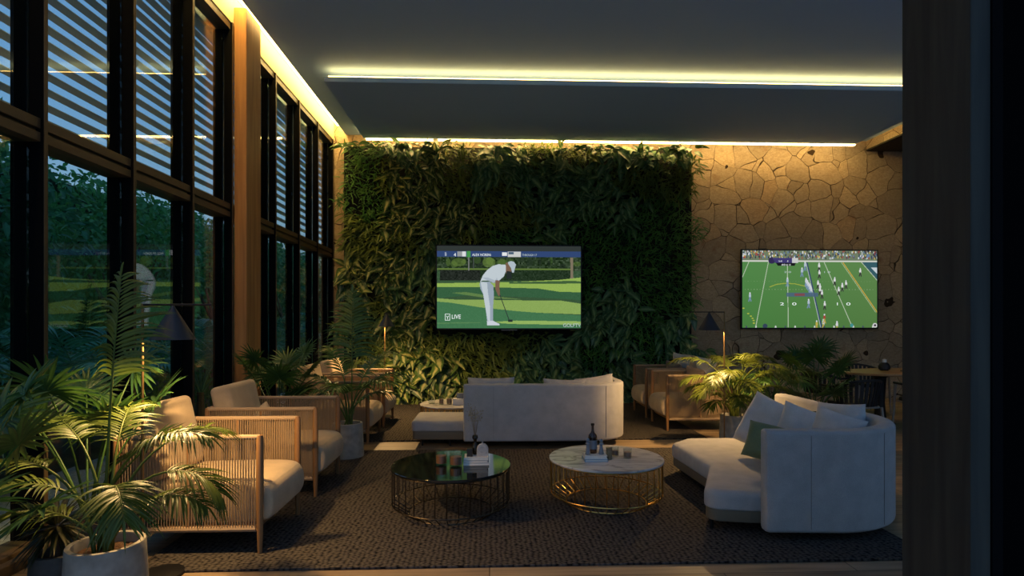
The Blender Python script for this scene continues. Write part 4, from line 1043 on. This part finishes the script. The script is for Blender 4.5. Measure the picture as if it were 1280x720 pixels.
# ------------------------------------------------------------------ the garden outside
sbox('bounce_strip', (-4.5, -3.1, -4, 30, -.11, -.09), plain('bounce_pale', (.6, .54, .46), .9, noise=.25, nscale=40, bmp=.4))  # pale strip added to bounce sky light up onto the louvre slats
sbox('ground', (-40, -3.1, -20, 40, -.3, -.1), M_ground)
def tree(loc, R, hh, n, mat, lab, group, trunk=True, ls=.16):
    t = empty('garden_tree' if trunk else 'garden_shrub', loc, lab, 'tree' if trunk else 'shrub', group)
    rr = np.random.default_rng(int(abs(loc[0]*71+loc[1]*13)))
    u = rr.normal(0, 1, (n, 3)); u = norm(u); rad = rr.uniform(.55, 1.05, (n, 1))*(1+.2*np.sin(u[:, :1]*7+u[:, 2:]*5))
    c = u*rad*np.array([R, R, hh/2])+np.array([0, 0, (.75 if trunk else 0)+hh/2]); c[:, 2] = np.maximum(c[:, 2], .05)
    D = u*.7+rr.normal(0, .7, (n, 3))+[0, 0, -.3]
    leafobj('foliage', leaves(c, D, u+rr.normal(0, .5, (n, 3)), ls*rr.uniform(.6, 1.3, n), ls*.42, .3, 4, 'broad', .3), mat, t, kind='stuff')
    st = MB().tube([(0, 0, -.1), (.05, .03, 1.2), (0, .08, hh*.5)], [.12, .09, .05], 8)
    for k in range(5): a = k*1.3; st.tube([(0, .04, 1.0+k*.12), (R*.6*math.cos(a), R*.6*math.sin(a), 1.6+hh*.4)], [.04, .015], 6)
    st.build('trunk', M_trunk, t)
    return t
spots = [(-6.8, 3.9, 1.4, 3.3), (-6.9, 7.4, 1.4, 3.4), (-6.8, 10.9, 1.4, 3.3), (-6.9, 14.4, 1.4, 3.4), (-6.8, 17.9, 1.4, 3.2), (-6.9, 21.4, 1.4, 3.4), (-6.8, .4, 1.4, 3.2), (-6.8, 24.9, 1.4, 3.0)]
wherel = ['behind the first full window', 'behind the second window', 'behind the third window', 'behind the window before the column', 'seen past the timber column', 'deep behind the far windows', 'at the left picture edge', 'farthest away behind the last window']
for i, (a, b_, R, hh) in enumerate(spots):
    tree((a, b_, -.1), R, hh, 4200, M_out[i % 3], 'leafy dark green garden tree outside, '+wherel[i], 'garden trees outside')
for i in range(7):
    y0 = -2+i*4.6; hd = empty('garden_hedge', (-9.9, y0+2.3, -.1), 'tall dense hedge section at the back of the garden, '+['nearest', 'second', 'third', 'fourth', 'fifth', 'sixth', 'farthest'][i]+' along the fence line', 'hedge', 'hedge sections')
    MB().box(-.3, .3, -2.28, 2.28, 0, 4.7).build('stems', plain('hedge_core', (.012, .03, .014), 1), hd, smooth=False)
    k = 4600; P_ = np.stack([rng.uniform(.15, .75, k), rng.uniform(-2.28, 2.28, k), rng.uniform(0, 5.0, k)], 1); P_[:, 0] += .25*np.sin(P_[:, 1]*3+P_[:, 2]*2)
    leafobj('foliage', leaves(P_, rng.normal(0, .6, (k, 3))+[.6, 0, -.3], rng.normal(0, .5, (k, 3))+[1, 0, .5], .2*rng.uniform(.6, 1.3, k), .085, .3, 4, 'broad', .3), M_out[i % 3], hd, kind='stuff')
for i, (a, b_) in enumerate([(-4.75, 5.1), (-4.7, 7.6), (-4.75, 10.3), (-4.7, 13.6), (-4.75, 2.4), (-4.7, 17.0)]):
    tree((a, b_, -.1), .62, 1.4, 900, M_out[(i+1) % 3], 'low leafy shrub outside the glass, '+['second', 'third', 'fourth', 'fifth', 'nearest', 'farthest'][i]+' one along the windows', 'garden shrubs outside', False, .13)
for i, (a, b_, s) in enumerate([(-4.35, 3.75, .85), (-4.35, 6.35, .85), (-4.2, 1.2, .8), (-4.4, 8.95, .9), (-4.4, 12.0, 1.0)]):
    t = empty('garden_palm', (a, b_, -.1), 'teal green feathery palm outside, '+['behind the tall indoor frond', 'left of the lamp shade', 'at the left picture edge', 'right behind the timber column', 'outside the farthest windows'][i], 'palm', 'garden palms outside')
    MB().tube([(0, 0, 0), (0, 0, .5)], [.07, .05], 8).build('trunk', M_trunk, t)
    for k in range(12):
        leafobj('frond', frond((0, 0, .45), k*30+i*11, 82-12*(k % 3), -25+15*(k % 2), (1.7 if k % 3 else 2.0)*s, .3, .42, 26, .03, 900+i*20+k), M_outpalm, t)

# ------------------------------------------------------------------ dusk sky
W = bpy.data.worlds.new('World'); sc.world = W; W.use_nodes = True; nt = W.node_tree; nt.nodes.clear()
wo = N(nt, 'ShaderNodeOutputWorld'); bg = N(nt, 'ShaderNodeBackground'); tc = N(nt, 'ShaderNodeTexCoord'); sp_ = N(nt, 'ShaderNodeSeparateXYZ')
nt.links.new(tc.outputs['Generated'], sp_.inputs[0])
cr = ramp(nt, sp_.outputs[2], [(0, (.03, .04, .045)), (.015, (.7, .66, .5)), (.06, (.28, .42, .54)), (.3, (.16, .33, .62)), (1, (.08, .2, .5))])
nt.links.new(cr, bg.inputs[0]); bg.inputs[1].default_value = .98; nt.links.new(bg.outputs[0], wo.inputs[0])

vs = sc.view_settings; vs.view_transform = 'Standard'; vs.look = 'None'; vs.gamma = 1; vs.exposure = .2; vs.use_curve_mapping = False
cy = sc.cycles; cy.use_denoising = True; cy.max_bounces = 8; cy.diffuse_bounces = 4; cy.glossy_bounces = 4; cy.transparent_max_bounces = 16; cy.transmission_bounces = 6
cy.sample_clamp_indirect = 4; cy.caustics_reflective = False; cy.caustics_refractive = False
try: cy.use_light_tree = True
except Exception: pass
